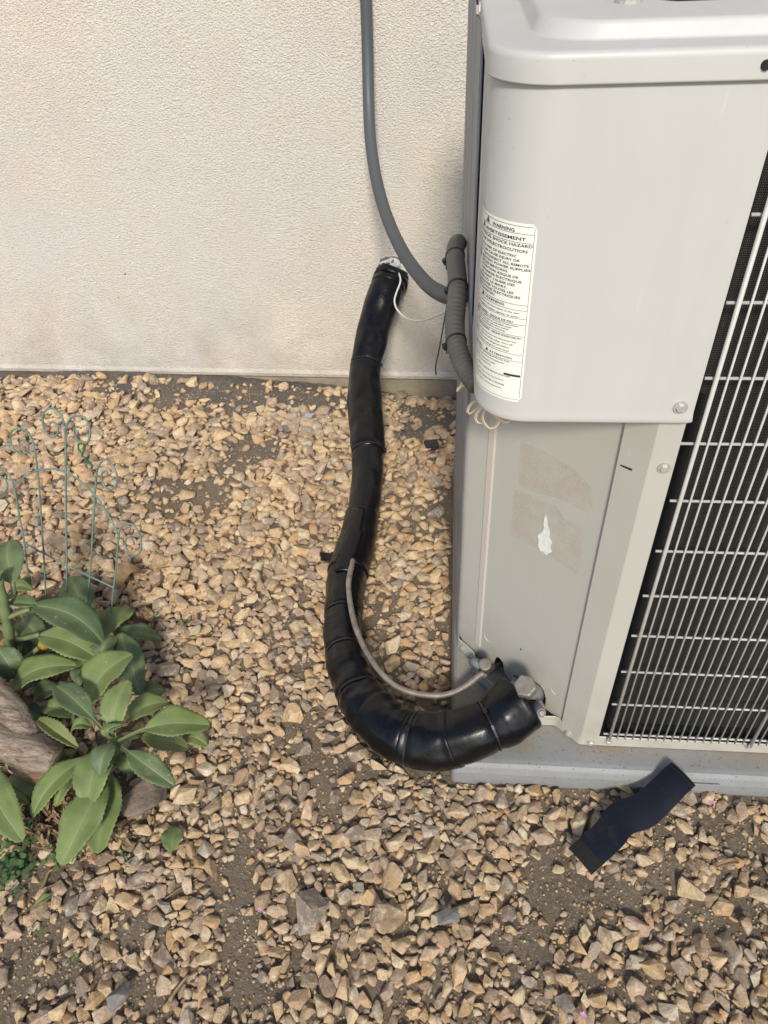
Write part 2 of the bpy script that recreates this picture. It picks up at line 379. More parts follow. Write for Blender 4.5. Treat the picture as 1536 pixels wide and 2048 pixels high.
ax = list(np.arange(-2.35, 1.0, .009)); ay = list(np.arange(.1, 2.16, .008))
def extend(a, lo, hi):
    s = .02; L = [a[0]]
    while L[0] > lo: L.insert(0, L[0]-s); s *= 1.5
    s = .02; Rr = [a[-1]]
    while Rr[-1] < hi: Rr.append(Rr[-1]+s); s *= 1.5
    return L[:-1]+a+Rr[1:]
ax = extend(ax, -60, 60); ay = extend(ay, -60, 60)
gv = [(x, y, gfine(x, y)) for y in ay for x in ax]; nx = len(ax)
gf = [(j*nx+i, j*nx+i+1, (j+1)*nx+i+1, (j+1)*nx+i) for j in range(len(ay)-1) for i in range(nx-1)]
ground = obj('ground', gv, gf, MAT['soil'], smooth=True); tag(ground, kind='structure')

# ------------------------------------------------------------------ house wall
wa = Vector((-1.576, 2.171, 0)); wb = Vector((.005, 2.13, 0)); wd_ = (wb-wa).normalized(); wn = Vector((wd_.y, -wd_.x, 0))   # wn points at the camera
def W(s, off, z): p = wb+wd_*s+wn*off; return (p.x, p.y, z)
wall = empty('house_wall', W(-.5, 0, 0), 'cream textured stucco house wall behind the air conditioner, stained near its foot', 'wall')
mb = MB()
v = []
for s in (-12, 12):
    for off, z in ((0, 3), (0, .028), (.006, .016), (.004, .004), (-.3, .004), (-.3, 3)): v.append(W(s, off, z))
mb.add(v, [(i, (i+1) % 6, (i+1) % 6+6, i+6) for i in range(6)]+[(5, 4, 3, 2, 1, 0), (6, 7, 8, 9, 10, 11)])
o = mb.out('stucco_face', MAT['stucco'], wall)
mb = MB(); n = 260; R0 = []; R1 = []; R2 = []
for i in range(n+1):
    s = -2.6+i*.014; q = noise.noise(Vector((s*9, 0, 0)))*.006+noise.noise(Vector((s*40, 3, 0)))*.003
    R0.append(W(s, -.02, .0035)); R1.append(W(s, -.012+q, -.01)); R2.append(W(s, -.006+q*2, -.12))
mb.rings([R2, R1, R0], False, False, False); mb.out('foundation', MAT['foundation'], wall, True)
# sealed hole where the line set leaves the wall
hole = ony(783, 540, 2.142)
def blobmesh(ctr, rad, sub, amp, freq, seed=0):
    bm = bmesh.new(); bmesh.ops.create_icosphere(bm, subdivisions=sub, radius=1)
    for v in bm.verts:
        d = v.co.normalized(); k = 1+amp*noise.noise(d*freq+Vector((seed, seed*2, 0)))
        v.co = Vector((d.x*rad[0]*k, d.y*rad[1]*k, d.z*rad[2]*k))+ctr
    me = bpy.data.meshes.new('blob'); bm.to_mesh(me); bm.free(); return me
link('sealant_patch', blobmesh(ony(784, 540, 2.132), (.036, .024, .036), 4, .5, 2.6, 3), MAT['plaster_white'], wall, True)
link('mortar_patch', blobmesh(ony(782, 523, 2.135), (.030, .014, .014), 3, .6, 2.6, 5), MAT['plaster_grey'], wall, True)

# ------------------------------------------------------------------ equipment pad
PZ = .05
mb = MB()
def rr(x0, y0, x1, y1, r, n=8):
    L = []
    for cx, cy, a0 in ((x0+r, y0+r, 180), (x1-r, y0+r, 270), (x1-r, y1-r, 0), (x0+r, y1-r, 90)):
        for i in range(n+1):
            a = math.radians(a0+90*i/n); L.append((cx+r*math.cos(a), cy+r*math.sin(a)))
    return L
R = []
for z, off, r in ((-.06, 0, .012), (PZ-.022, 0, .012), (PZ-.006, .004, .012), (PZ-.001, .010, .012), (PZ, .018, .012)):
    R.append([(x, y, z) for x, y in rr(.0195+off, .712+off, .90-off, 1.62-off, r)])
mb.rings(R, True, False, True)
pad = mb.out('equipment_pad', MAT['pad_plastic']); bevel(pad, .003, 2)
tag(pad, 'blue-grey plastic equipment pad under the air conditioner, dusty along its front edge', 'pad')
pz = onz(1460, 1560, .03)
mb = MB().box((.44, .7085, .012), (.50, .7118, .034)); o = mb.out('edge_clip', MAT['pad_plastic'], pad); bevel(o, .001)

# ------------------------------------------------------------------ air conditioner
ac = empty('air_conditioner', (.42, 1.15, PZ), 'pale grey metal air conditioner with black coil behind wire grille and rounded top corner', 'air conditioner')
G, GC = MAT['paint_grey'], MAT['paint_cap']
YF = .767; ZT = 1.144
# base pan: flange that follows the cut corner
pp = [(.84, YF), (.256, YF), (.240, .783), (.215, .806), (.172, .804), (.140, .826), (.104, .868), (.070, .902), (.066, .922), (.062, .951), (.0305, .985), (.0222, 1.55)]
def strip(path, prof, mat, name, parent, smooth=False, closed=False):
    """sweep an (offset, z) profile along a plan path; positive offset is outward (left of travel)."""
    P = [Vector((a, b, 0)) for a, b in path]; Ns = []
    for i in range(len(P)):
        a = (P[i]-P[i-1]).normalized() if i else (P[1]-P[0]).normalized(); b = (P[i+1]-P[i]).normalized() if i < len(P)-1 else a
        na = Vector((-a.y, a.x, 0)); nb = Vector((-b.y, b.x, 0)); m_ = (na+nb).normalized(); Ns.append(m_/max(.5, m_.dot(na)))
    Rg = [[P[i]+Ns[i]*o_+Vector((0, 0, z)) for o_, z in prof] for i in range(len(P))]
    mb = MB().rings(Rg, closed, closed, closed); return mb.out(name, mat, parent, smooth)
def smooth_path(path, r=.006, n=4):
    out = [path[0]]
    for i in range(1, len(path)-1):
        a, b, c_ = Vector(path[i-1]), Vector(path[i]), Vector(path[i+1])
        u = b+(a-b).normalized()*min(r, (a-b).length*.4); v_ = b+(c_-b).normalized()*min(r, (c_-b).length*.4)
        for k in range(n+1):
            t = k/n; out.append(tuple((1-t)**2*u+2*t*(1-t)*b+t*t*v_))
    return out+[path[-1]]
pth = smooth_path(pp)
# travel is right->left along the front, so "left of travel" is -Y... flip sign through reversed path
prof = [(0, .0525), (0, .0790), (-.0012, .0802), (-.0028, .0790), (-.0028, .0565), (-.0028, .0525)]
strip([p for p in reversed(pth)], [(-a, z) for a, z in prof], G, 'base_flange', ac, closed=True)
mb = MB(); fl = [(a, b, .0565) for a, b in pth]+[(.84, 1.55, .0565)]
mb.add(fl, [tuple(range(len(fl)))]); mb.out('pan_floor', G, ac)
# cut-corner service panel with the valve openings
SP = 1.026
def U(x, y): p = dg(x, y, SP); return ((p.x-p.y)/math.sqrt(2), p.z)
def fromU(u, z, w_): d_ = w_/math.sqrt(2); h = SP/2; return ((u/math.sqrt(2))+h+d_, h-u/math.sqrt(2)+d_, z)
u0 = (.0315-.9945)/math.sqrt(2); u1 = U(1122, 1442)[0]+.004
low = [U(*p) for p in [(944, 1314), (962, 1328), (982, 1343), (987, 1330), (990, 1318), (994, 1313), (999, 1316), (1006, 1325), (1008, 1340), (1010, 1350), (1017, 1357), (1021, 1363), (1024, 1354), (1028, 1349), (1036, 1354), (1041, 1364), (1060, 1366), (1068, 1364), (1080, 1370), (1088, 1382), (1092, 1398), (1090, 1416), (1120, 1441)]]
outer = [(u0, .800), (u0, .088)]+[(u, z) for u, z in low if u > u0+.005]+[(u1, low[-1][1]-.002), (u1, .800)]
hc = U(1041, 1299); hole2 = [(hc[0]+.0022*math.cos(a), hc[1]+.0042*math.sin(a)) for a in [i*math.pi/6 for i in range(12)]]
sp = plate('service_panel', outer, [hole2], fromU, G, ac, .0015)
# raised rib, pressed crescents
def dplane(pts, s, mat, name, parent, off=0):
    v = [dg(x, y, s) for x, y in pts]; return obj(name, v, [tuple(range(len(v)))], mat, parent)
ra, rb = U(978, 862)[0], U(993, 862)[0]
mb = MB()
for z in (.096, .79): pass
prf = [(ra-.001, 0), (ra+.002, -.0022), (rb-.002, -.0022), (rb+.001, 0)]
mb.rings([[fromU(u, z, d_) for u, d_ in prf] for z in (.098, .795)], False, False, False); mb.out('rib', MAT['rib_tint'], sp)
def crescent(pts, name='pressed_mark'):
    P = spline([dg(x, y, SP-.0012) for x, y in pts], .002)
    n_ = len(P); r = [.0004+.0009*math.sin(math.pi*i/(n_-1)) for i in range(n_)]
    MB().tube(P, r, 6).out(name, G, sp, True)
crescent([(968, 1266), (970, 1275), (977, 1284), (984, 1287)]); crescent([(1100, 1374), (1105, 1384), (1112, 1391), (1118, 1392)])
# old label residue and torn paper
def residue(pts, name, mat, s, wob=0, lift=.0):
    P = spline([dg(x, y, s) for x, y in pts+[pts[0]]], .004)[:-1] if not wob else [dg(x, y, s) for x, y in pts]
    return obj(name, P, [tuple(range(len(P)))], mat, sp)
residue([(1040, 884), (1060, 890), (1110, 915), (1152, 942), (1182, 975), (1185, 1010), (1178, 1030), (1140, 1006), (1120, 998), (1070, 985), (1038, 972)], 'glue_residue', MAT['glue_residue'], SP-.0009, 1)
residue([(1028, 980), (1060, 990), (1080, 1002), (1115, 1012), (1130, 1040), (1168, 1055), (1163, 1100), (1155, 1150), (1120, 1125), (1085, 1105), (1050, 1085), (1022, 1070)], 'glue_residue', MAT['glue_residue'], SP-.0009, 1)
tp = [(1090, 1028), (1094, 1034), (1096, 1050), (1100, 1062), (1099, 1075), (1104, 1084), (1101, 1095), (1104, 1104), (1098, 1106), (1093, 1111), (1086, 1104), (1080, 1102), (1076, 1092), (1077, 1080), (1075, 1070), (1083, 1064), (1087, 1060), (1087, 1045)]
v = [dg(x, y, SP-.001) for x, y in tp]; v2 = [dg(x, y, SP-.0024) for x, y in tp]; n_ = len(tp)
o = obj('paper_scrap', v+v2, [tuple(range(n_, 2*n_))]+[(i, (i+1) % n_, (i+1) % n_+n_, i+n_) for i in range(n_)], MAT['paper_scrap'], sp)
# added near-black sheet standing in for the shade behind the panel openings
mb = MB(); mb.rings([[(.05, 1.05, z), (.31, .79, z)] for z in (.0575, .80)], False, False, False); mb.out('opening_shade_sheet', MAT['dark_void'], ac)
# corner post
def pv(path, z0, z1, name, mat, parent, th=.0012):
    return strip(list(reversed(path)), [(0, z0), (0, z1), (th, z1), (th, z0)], mat, name, parent, closed=True)
post = [(.287, .805), (.287, YF-.0035), (.2555, YF-.0035), (.2235, .7935), (.229, .802)]
o = pv(post, .0815, .79, 'corner_post', G, ac); bevel(o, .0012)
# black slot of the post, drawn as a flat near-black patch
MB().add([dg(1241, 929, 1.0163), dg(1241, 932, 1.0163), dg(1264, 942, 1.0163), dg(1264, 938, 1.0163)], [(0, 1, 2, 3)]).out('slot_mark', MAT['dark_void'], o)
# upper cover with rounded corner
def cover_path(d_, r=.060):
    x0, y0 = .034-d_, .750-d_; L = [(x0, 1.02)]
    rr_ = r+d_
    for i in range(13):
        a = math.radians(180+90*i/12); L.append((.094+rr_*math.cos(a), .81+rr_*math.sin(a)))
    L += [(.280+d_, y0), (.2872+d_*.8, y0+.002), (.2880+d_*.8, y0+.006), (.2880+d_*.8, .79)]
    return L
R = []
for z, d_ in ((1.152, 0), (.800, 0), (.7925, .0006), (.787, .0012), (.7845, 0), (.7835, -.003)):
    R.append([(x, y, z) for x, y in cover_path(d_)])
R.append([(x, y, .7838) for x, y in [(.045+.0, 1.0)]*1+[(.06+.228*i/15, .99-.17*i/15) for i in range(15)]+[(.280, .795)]])
R[-1] = [tuple(p) for p in R[-1]]
while len(R[-1]) < len(R[0]): R[-1].append((.282, .793, .7838))
mb = MB().rings(R, False, False, False); cover = mb.out('upper_cover', GC, ac, True)
mo = cover.modifiers.new('edge', 'EDGE_SPLIT'); mo.split_angle = math.radians(50)
# warning label wrapped on the rounded corner
def onarc(s, z, off=0.):
    r = .060+off; L_ = math.pi/2*.06
    if s < 0: return Vector((.034-off, .81-s, z))
    if s < L_: a = math.pi+s/.06; return Vector((.094+r*math.cos(a), .81+r*math.sin(a), z))
    return Vector((.094+(s-L_), .750-off, z))
LS0, LS1, LZ0, LZ1 = -.010, .0862, .812, 1.021
mb = MB(); ns, nz_ = 24, 12
def lab(u, v_, off): return onarc(LS0+u*(LS1-LS0), LZ0+v_*(LZ1-LZ0)-.0, off)
cr = .03
V = []
for i in range(ns+1):
    u = i/ns
    col_ = []
    for j in range(nz_+1):
        v_ = j/nz_
        e = min(u, 1-u)*(LS1-LS0); cut = 0
        if e < .006: cut = (.006-math.sqrt(max(0, .006**2-(.006-e)**2)))/(LZ1-LZ0)
        col_.append(lab(u, cut+v_*(1-2*cut), .0006))
    V.append(col_)
mb.rings(V, False, False, False); label_ = mb.out('warning_label', MAT['label_paper'], cover, True)
TXT = []   # (text, u0, height(m), v from top(m), width fit)
Hh = LZ1-LZ0
lines = [("WARNING", .040, .0088, .0058, .030), ("AVERTISSEMENT", .0265, .0186, .0056, .056),
 ("ELECTRICAL SHOCK HAZARD", .006, .0270, .0050, .084), ("RISQUE D'ELECTROCUTION", .009, .0346, .0050, .076),
 ("WARNING: RISK OF ELECTRIC", .004, .0425, .0042, .070), ("SHOCK. CAN CAUSE INJURY OR", .004, .0486, .0042, .074), ("DEATH.  DISCONNECT ALL REMOTE", .004, .0547, .0042, .084),
 ("ELECTRIC POWER SUPPLIES", .020, .0606, .0042, .070), ("BEFORE SERVICING.", .020, .0665, .0042, .046),
 ("ATTENTION: RISQUE DE", .020, .0725, .0042, .058), ("DECHARGE ELECTRIQUE", .020, .0785, .0042, .062), ("POUVANT CAUSER DES", .020, .0845, .0042, .055),
 ("BLESSURES OU LA MORT.", .004, .0905, .0042, .062), ("DECONNECTER TOUTES LES", .004, .0965, .0042, .070), ("ALIMENTATIONS ELECTRIQUES", .004, .1020, .0042, .078), ("AVANT L'ENTRETIEN", .004, .1075, .0042, .046),
 ("WARNING", .034, .1160, .0050, .030),
 ("Improper installation may cause injury to the user.", .003, .1215, .0026, .080), ("Service by a qualified installer, agency, or other.", .003, .1250, .0026, .080),
 ("FIRE HAZARD - RISQUE DE FEU", .014, .1310, .0038, .062), ("Failure to replace all removed components", .016, .1352, .0026, .066), ("and covers. Keep clear of combustible matter.", .016, .1384, .0026, .060),
 ("and leave area clear until unit is cooled.", .016, .1416, .0026, .056), ("Replace all panels before operating.", .016, .1448, .0026, .052),
 ("EXPLOSION HAZARD - RISQUE D'EXPLOSION", .010, .1510, .0036, .076), ("Failure to relieve system pressure and disconnect may", .004, .1550, .0026, .078), ("cause injury. Follow all safety steps. Turn off", .004, .1582, .0026, .074),
 ("power and recover refrigerant before", .014, .1614, .0026, .060), ("service. Improper refrigerant could cause", .014, .1646, .0026, .060),
 ("CAUTION          ATTENTION", .008, .1712, .0040, .070), ("System uses higher operating pressures than", .004, .1752, .0026, .072), ("standard. Use only approved service equipment.", .004, .1784, .0026, .066),
 ("Use copper conductors only.", .008, .1822, .0028, .050), ("Rated at 75 C minimum.", .008, .1858, .0028, .044)]
def text_mesh(txt, size):
    cu = bpy.data.curves.new('t', 'FONT'); cu.body = txt; cu.size = size; cu.resolution_u = 2; cu.offset = .018; ob = bpy.data.objects.new('t', cu); C.objects.link(ob)
    dg_ = bpy.context.evaluated_depsgraph_get(); me = bpy.data.meshes.new_from_object(ob.evaluated_get(dg_)); bpy.data.objects.remove(ob)
    v = [tuple(x.co) for x in me.vertices]; f = [tuple(p.vertices) for p in me.polygons]; bpy.data.meshes.remove(me); bpy.data.curves.remove(cu); return v, f
def remap(v_):
    A_ = [(0, 0), (.0058, .0058), (.012, .0105), (.0228, .0195), (.1075, .0830), (.116, .0900), (.131, .1080), (.151, .1265), (.1712, .1525), (.188, .1725), (.209, .209)]
    for (a, b), (c_, d_) in zip(A_, A_[1:]):
        if v_ <= c_: return b+(d_-b)*(v_-a)/(c_-a)
    return v_
lines += [("WARNING - TORQUE SERVICE VALVE CAPS", .020, .1905, .0030, .058), ("Do not leave system open to the atmosphere.", .004, .1942, .0026, .066), ("POUR ENTRETIEN CONSULTER LE MANUEL", .008, .1976, .0030, .064), ("Keep panels in place during operation", .008, .2006, .0026, .060)]
mb = MB(); small = MB()
for t, s0, vt, hgt_, wd in lines:
    vt = remap(vt); hgt_ *= .86
    v, f = text_mesh(t, 1.0); xs = [a[0] for a in v]; w_ = max(xs)-min(xs); x0 = min(xs)
    (mb).add([onarc(LS0+.003+s0+(a[0]-x0)/w_*wd, LZ1-vt-hgt_*.3+a[1]/.73*hgt_*.72, .0010) for a in v], f)
def tri(s, vt, r):
    vt = remap(vt); mb.add([onarc(LS0+s-r*.6, LZ1-vt, .001), onarc(LS0+s+r*.6, LZ1-vt, .001), onarc(LS0+s, LZ1-vt+r*1.1, .001)], [(0, 1, 2)])
for s, vt, r in ((.034, .0105, .006), (.024, .020, .006), (.031, .1170, .0055), (.046, .1722, .004), (.012, .068, .009), (.012, .143, .009), (.012, .163, .007)): tri(s, vt, r)
def rule(v_, s0=.003, s1=.093, t=.0004, off=.001):
    v_ = remap(v_) if v_ < .2 else v_; k = 18; mb.rings([[onarc(LS0+s0+(s1-s0)*i/k, LZ1-v_, off), onarc(LS0+s0+(s1-s0)*i/k, LZ1-v_-t, off)] for i in range(k+1)], False, False, False)
for v_ in (.0030, .0120, .0228, .1120, .1185, .1265, .1330, .1480, .1665, .1735, .2055): rule(v_)
rule(.1880, .073, .0925, .0028); rule(.1760, .0035, .010, .003)
mb.rings([[onarc(LS1-.0028, LZ1-.004-.2*i/10, .001), onarc(LS1-.0024, LZ1-.004-.2*i/10, .001)] for i in range(11)], False, False, False)
mb.out('lettering', MAT['label_ink'], label_)
# pressed-steel top cap
def cap_ring(x0, y0, r, z, x1=.82, y1=1.555, n=24):
    L = rr(x0, y0, x1, y1, r, n); return [(x, y, z) for x, y in L]
ringdef = [(.0325, .7485, .062, 1.1435, 0), (.0300, .7455, .062, 1.1440, 0), (.0295, .7450, .062, 1.1460, 0), (.0296, .7451, .062, 1.1635, 0), (.0303, .7458, .062, 1.1668, 0), (.0320, .7475, .060, 1.1688, 0), (.0350, .7505, .058, 1.1698, 0), (.0380, .7535, .057, 1.1700, 0),
           (.0690, .7850, .060, 1.1702, 0), (.0712, .7872, .060, 1.1706, 0), (.0728, .7888, .060, 1.1722, 0), (.0778, .7938, .060, 1.1815, 0), (.0796, .7956, .059, 1.1838, 0), (.0820, .7980, .058, 1.1848, 0), (.0860, .8020, .056, 1.1850, 0)]
R = [cap_ring(a, b, r, z, .847-(a-.03), 1.558-(b-.745)) for a, b, r, z, _ in ringdef]
fc = Vector((.44, 1.15)); fr = .347; base_ = R[-1]
def circ(rad, z):
    L = []
    for p in base_:
        a = math.atan2(p[1]-fc.y, p[0]-fc.x); L.append((fc.x+rad*math.cos(a), fc.y+rad*math.sin(a), z))
    return L
R += [circ(fr+.004, 1.1850), circ(fr, 1.1848), circ(fr-.0025, 1.1838), circ(fr-.0035, 1.181)]
cap = MB().rings(R, True, False, False).out('top_cap', GC, ac, True)
mo = cap.modifiers.new('wn', 'WEIGHTED_NORMAL'); mo.weight = 100; mo.keep_sharp = False
MB().rings([[(fc.x+q*math.cos(a), fc.y+q*math.sin(a), z) for a in [i*math.pi/32 for i in range(64)]] for q, z in ((fr-.0035, 1.1812), (fr-.004, 1.0), (fr-.01, .95))], True, False, False).out('fan_shroud', MAT['black_rubber'], ac, True)  # lining coloured dark so that the opening looks unlit
# fan inside the top opening
mb = MB().tube([(fc.x, fc.y, 1.0), (fc.x, fc.y, 1.10)], .07, 24); fan = mb.out('fan_hub', MAT['side_steel'], ac, True)
for k in range(4):
    mb = MB(); R = []
    for i in range(9):
        r_ = .06+.25*i/8; a0 = k*math.pi/2+.15; wdt = .45-.1*i/8
        R.append([(fc.x+r_*math.cos(a0+wdt*t), fc.y+r_*math.sin(a0+wdt*t), 1.04+.07*t+.01*math.sin(3*t)) for t in (0, .2, .4, .6, .8, 1)])
    o = mb.rings(R, False, False, False).out('fan_blade', MAT['side_steel'], ac, True); sm = o.modifiers.new('s', 'SOLIDIFY'); sm.thickness = .002
MB().add([(fc.x+.36*math.cos(a), fc.y+.35*math.sin(a), .95) for a in [i*math.pi/16 for i in range(32)]], [tuple(range(32))]).out('dark_disc', MAT['dark_void'], ac)  # added near-black disc that keeps the fan opening in shade
# sides and rear
sidep = [(.0222, 1.55), (.0238, 1.44), (.0226, 1.43), (.0242, 1.42), (.0258, 1.28), (.0245, 1.27), (.0262, 1.26), (.0278, 1.14), (.0264, 1.13), (.0282, 1.12), (.0300, .992), (.0320, .988)]
o = strip(sidep, [(0, .0815), (0, 1.15), (-.0015, 1.15), (-.0015, .0815)], MAT['side_steel'], 'side_panel', ac, closed=True)
MB().rings([[(.84, YF, z), (.842, 1.55, z), (.0222, 1.55, z)] for z in (.0815, 1.15)], False, False, False).out('rear_panel', G, ac)
# cover's pale return flange where it joins the side, drawn as a thin strip
MB().add([(.0318, .9, .80), (.0318, .905, .80), (.0318, .905, 1.13), (.0318, .9, 1.13)], [(0, 1, 2, 3)]).out('return_flange', MAT['label_paper'], ac)
# coil and frame
MB().box((.287, .800, .0806), (.83, .83, 1.142)).out('coil', MAT['coil_fins'], ac)
pv([(.842, .80), (.842, YF-.002), (.810, YF-.002), (.810, .80)], .0815, 1.142, 'corner_post', G, ac)
MB().box((.287, .7705, .0795), (.810, .80, .0805)).out('coil_ledge', MAT['dark_void'], ac)
# grille
x0g, sg = .3055, (.553-.3055)/18
vmesh = {}
def vwire(thick):
    r = .0029 if thick else .00145
    if thick not in vmesh:
        o = MB().tube([(0, 0, .080 if thick else .0845), (0, 0, 1.140)], r, 8).out('vertical_wire', MAT['wire_paint'], ac, True); vmesh[thick] = o.data; return o
    return link('vertical_wire', vmesh[thick], None, ac)
for i in range(37):
    o = vwire(i % 18 == 0); o.location = (x0g+i*sg, YF-.0065 if i % 18 == 0 else YF-.0045, 0)
hme = None
for k in range(12):
    z = .0925+k*.0930
    if hme is None:
        o = MB().tube([(x0g-.011, 0, 0), (.812, 0, 0)], .0020, 8).out('horizontal_wire', MAT['wire_paint'], ac, True); hme = o.data
    else: o = link('horizontal_wire', hme, None, ac)
    o.location = (0, YF-.0005, z); o.location.x = 0 if k not in (7,) else -.008
# grille feet on the flange
for xx in (x0g, x0g+18*sg):
    o = MB().box((xx-.0035, YF-.0085, .0765), (xx+.0035, YF-.0035, .088)).out('wire_clip', MAT['wire_paint'], ac); bevel(o, .0015)
# screws
def screw(p, nrm, r=.0048, h=.004, parent=ac):
    mb = MB(); hexhead(mb, p, nrm, r, h, 1.5); return mb.out('screw', MAT['screw_zinc'], parent)
fy = YF-.001
for x, y in ((1182, 1484), (1217, 1483), (1498, 1491)): p = ony(x, y, fy); screw((p.x, fy, p.z-.002), (0, -1, 0))
p = ony(1361, 815, .749); screw(p, (0, -1, 0), .0055, .004, cover)
p = ony(1328, 936, .7625); screw(p, (0, -1, 0), .0055, .004)
p = dg(1136, 1467, 1.0215); screw(p, (-1, -1, 0)); p = dg(925, 1297, 1.0125); screw(p, (-1, -1, 0), .0042, .003)
p = dg(962, 1376, .9715); screw(p, (-1, -1, .1), .0042, .003)
screw(ony(966.5, 38, 1.0) if False else Vector((.0290, 1.09, 1.156)), (-1, 0, 0), .006, .005, cap)
mb = MB(); hexhead(mb, (.168, .890, 1.185), (0, 0, 1), .009, .010, 1.5); mb.out('bolt', MAT['screw_zinc'], cap)
MB().tube([ony(1532, 130, .7435), ony(1532, 130, .7475)], .0042, 12).out('screw_hole', MAT['dark_void'], cap)
# valves (valve > cap, body, ports)
VB = MAT['valve_brass']
def cyl(a, b, r, name, mat, parent, n=20, r2=None):
    a, b = Vector(a), Vector(b); d = (b-a); P = [a, a+d*.02, a+d*.5, a+d*.98, b]; rr_ = [r*.85, r, (r+(r2 or r))/2, r2 or r, (r2 or r)*.85]
    return MB().tube(P, rr_, n).out(name, mat, parent, True)
big = empty('large_valve', dg(1058, 1405, .97), None, None); big.parent = ac; del_ = None
cpos = dg(1051, 1373, .940); axis = Vector((-.25, -.42, 1)).normalized()
mb = MB(); a_ = axis.orthogonal().normalized(); b_ = axis.cross(a_); rad = .0205
R = [[cpos+axis*t+(a_*math.cos(i*math.pi/3+q)+b_*math.sin(i*math.pi/3+q))*rad*k for i in range(6) for q in (-.06, .06)] for t, k in ((-.019, .93), (-.018, 1), (.004, 1), (.0075, .95), (.009, .84))]
mb.rings(R, True, True, True); o = mb.out('hex_cap', VB, big); bevel(o, .0012)
cyl(cpos-axis*.018, cpos-axis*.052, .0135, 'valve_body', VB, big, r2=.0115)
cyl(cpos-axis*.030+Vector((0, 0, 0)), dg(1082, 1386, 1.06), .0150, 'valve_port', MAT['side_steel'], big)
pe = dg(1083, 1426, .955); ps = dg(1066, 1408, 1.0)
cyl(ps, pe, .0095, 'service_port', MAT['side_steel'], big, r2=.0085); cyl(pe-(pe-ps).normalized()*.001, pe+(pe-ps).normalized()*.004, .0050, 'port_core', MAT['weathered_copper'], big)
cyl(dg(1026, 1382, .95), dg(1032, 1352, 1.05), .0085, 'mounting_stud', MAT['side_steel'], big)
sv = empty('small_valve', dg(968, 1345, .97), None, None); sv.parent = ac
c2 = dg(970.5, 1330, .965); ax2 = Vector((-.15, -.35, 1)).normalized()
cyl(c2-ax2*.012, c2+ax2*.006, .0118, 'round_cap', VB, sv, 24); cyl(c2-ax2*.011, c2-ax2*.034, .0092, 'valve_body', VB, sv)
cyl(dg(966, 1352, .962), dg(1004, 1324, 1.06), .0068, 'liquid_port', MAT['weathered_copper'], sv)
cyl(dg(962, 1330, .985), dg(944, 1322, .985), .0095, 'service_port', MAT['side_steel'], sv); cyl(dg(955, 1340, .99), dg(952, 1356, .985), .0100, 'bracket', VB, sv)
for e in (big, sv):
    for k in ('label', 'category'):
        if k in e: del e[k]
# grey valve plate inside the openings
MB().add([dg(985, 1340, 1.035), dg(1022, 1362, 1.035), dg(1060, 1370, 1.035), dg(1100, 1440, 1.02), dg(1030, 1420, 1.0), dg(985, 1390, .985)], [(0, 1, 2, 3, 4, 5)]).out('valve_plate', MAT['side_steel'], ac)

# ------------------------------------------------------------------ insulated suction line
pl = [(790, 536, .385, 27), (784, 552, .366, 29), (774, 578, .345, 33), (765, 602, .32, 34), (749, 650, .27, 33), (738, 700, .225, 31), (731, 740, .19, 30), (729, 790, .155, 33), (732, 850, .12, 35), (735, 905, .095, 33), (735, 950, .075, 32),
      (730, 1000, .060, 33), (722, 1040, .052, 33), (712, 1090, .047, 37), (697, 1140, .045, 38), (689, 1190, .043, 38.5), (686, 1240, .043, 39), (688, 1290, .044, 41), (698, 1340, .046, 43), (720, 1392, .049, 47), (757, 1437, .055, 53), (800, 1468, .058, 56),
      (850, 1481, .062, 56), (900, 1477, .072, 55), (948, 1463, .092, 53), (982, 1449, .100, 51), (1004, 1436, .106, 57), (1026, 1419, .115, 58), (1045, 1404, .122, 55)]
PP = [onz(x, y, z) for x, y, z, r in pl]; RR = [r/F*depth(p) for p, (_, _, _, r) in zip(PP, pl)]
LP, LR = spline(PP, .004, RR)
def near(x, y):
    best = min(range(len(LP)), key=lambda i: (lambda q: (q[0]-x)**2+(q[1]-y)**2)(projpx(LP[i]))); return best
def projpx(p):
    q = RW.T @ (np.array(p)-O); return q[0]/q[2]*F+768, q[1]/q[2]*F+1024
line = empty('insulated_pipe', LP[near(690, 1240)]-Vector((0, 0, .045)), 'thick black foam-insulated pipe curving from the stucco wall across the gravel to the valve', 'pipe')
ties = [near(733, 728), near(735, 906), near(690, 1228), near(703, 1302), near(716, 1385), near(822, 1480), near(980, 1450)]
_, LT, LN, LB = frames(LP)
def wr(i, a, p):
    k = 1.0
    for t in ties:
        d_ = abs(i-t)*.004
        if d_ < .03: k -= .055*math.exp(-(d_/.006)**2)
    q = noise.noise(Vector((p.x*9, p.y*9, p.z*9+2)))*.07+noise.noise(p*28)*.042+.038*noise.noise(Vector((i*.05, math.cos(a)*2.4, math.sin(a)*2.4+9)))
    # crumpled folds on the bend and in the crook of the bend
    c_ = math.exp(-((i-near_bend)/48.0)**2)
    q += c_*(.10*noise.noise(Vector((i*.16, math.cos(a)*1.2, math.sin(a)*1.2)))+.035*noise.noise(Vector((i*.35, math.cos(a)*2, math.sin(a)*2))))
    return k+q
near_bend = near(720, 1380)
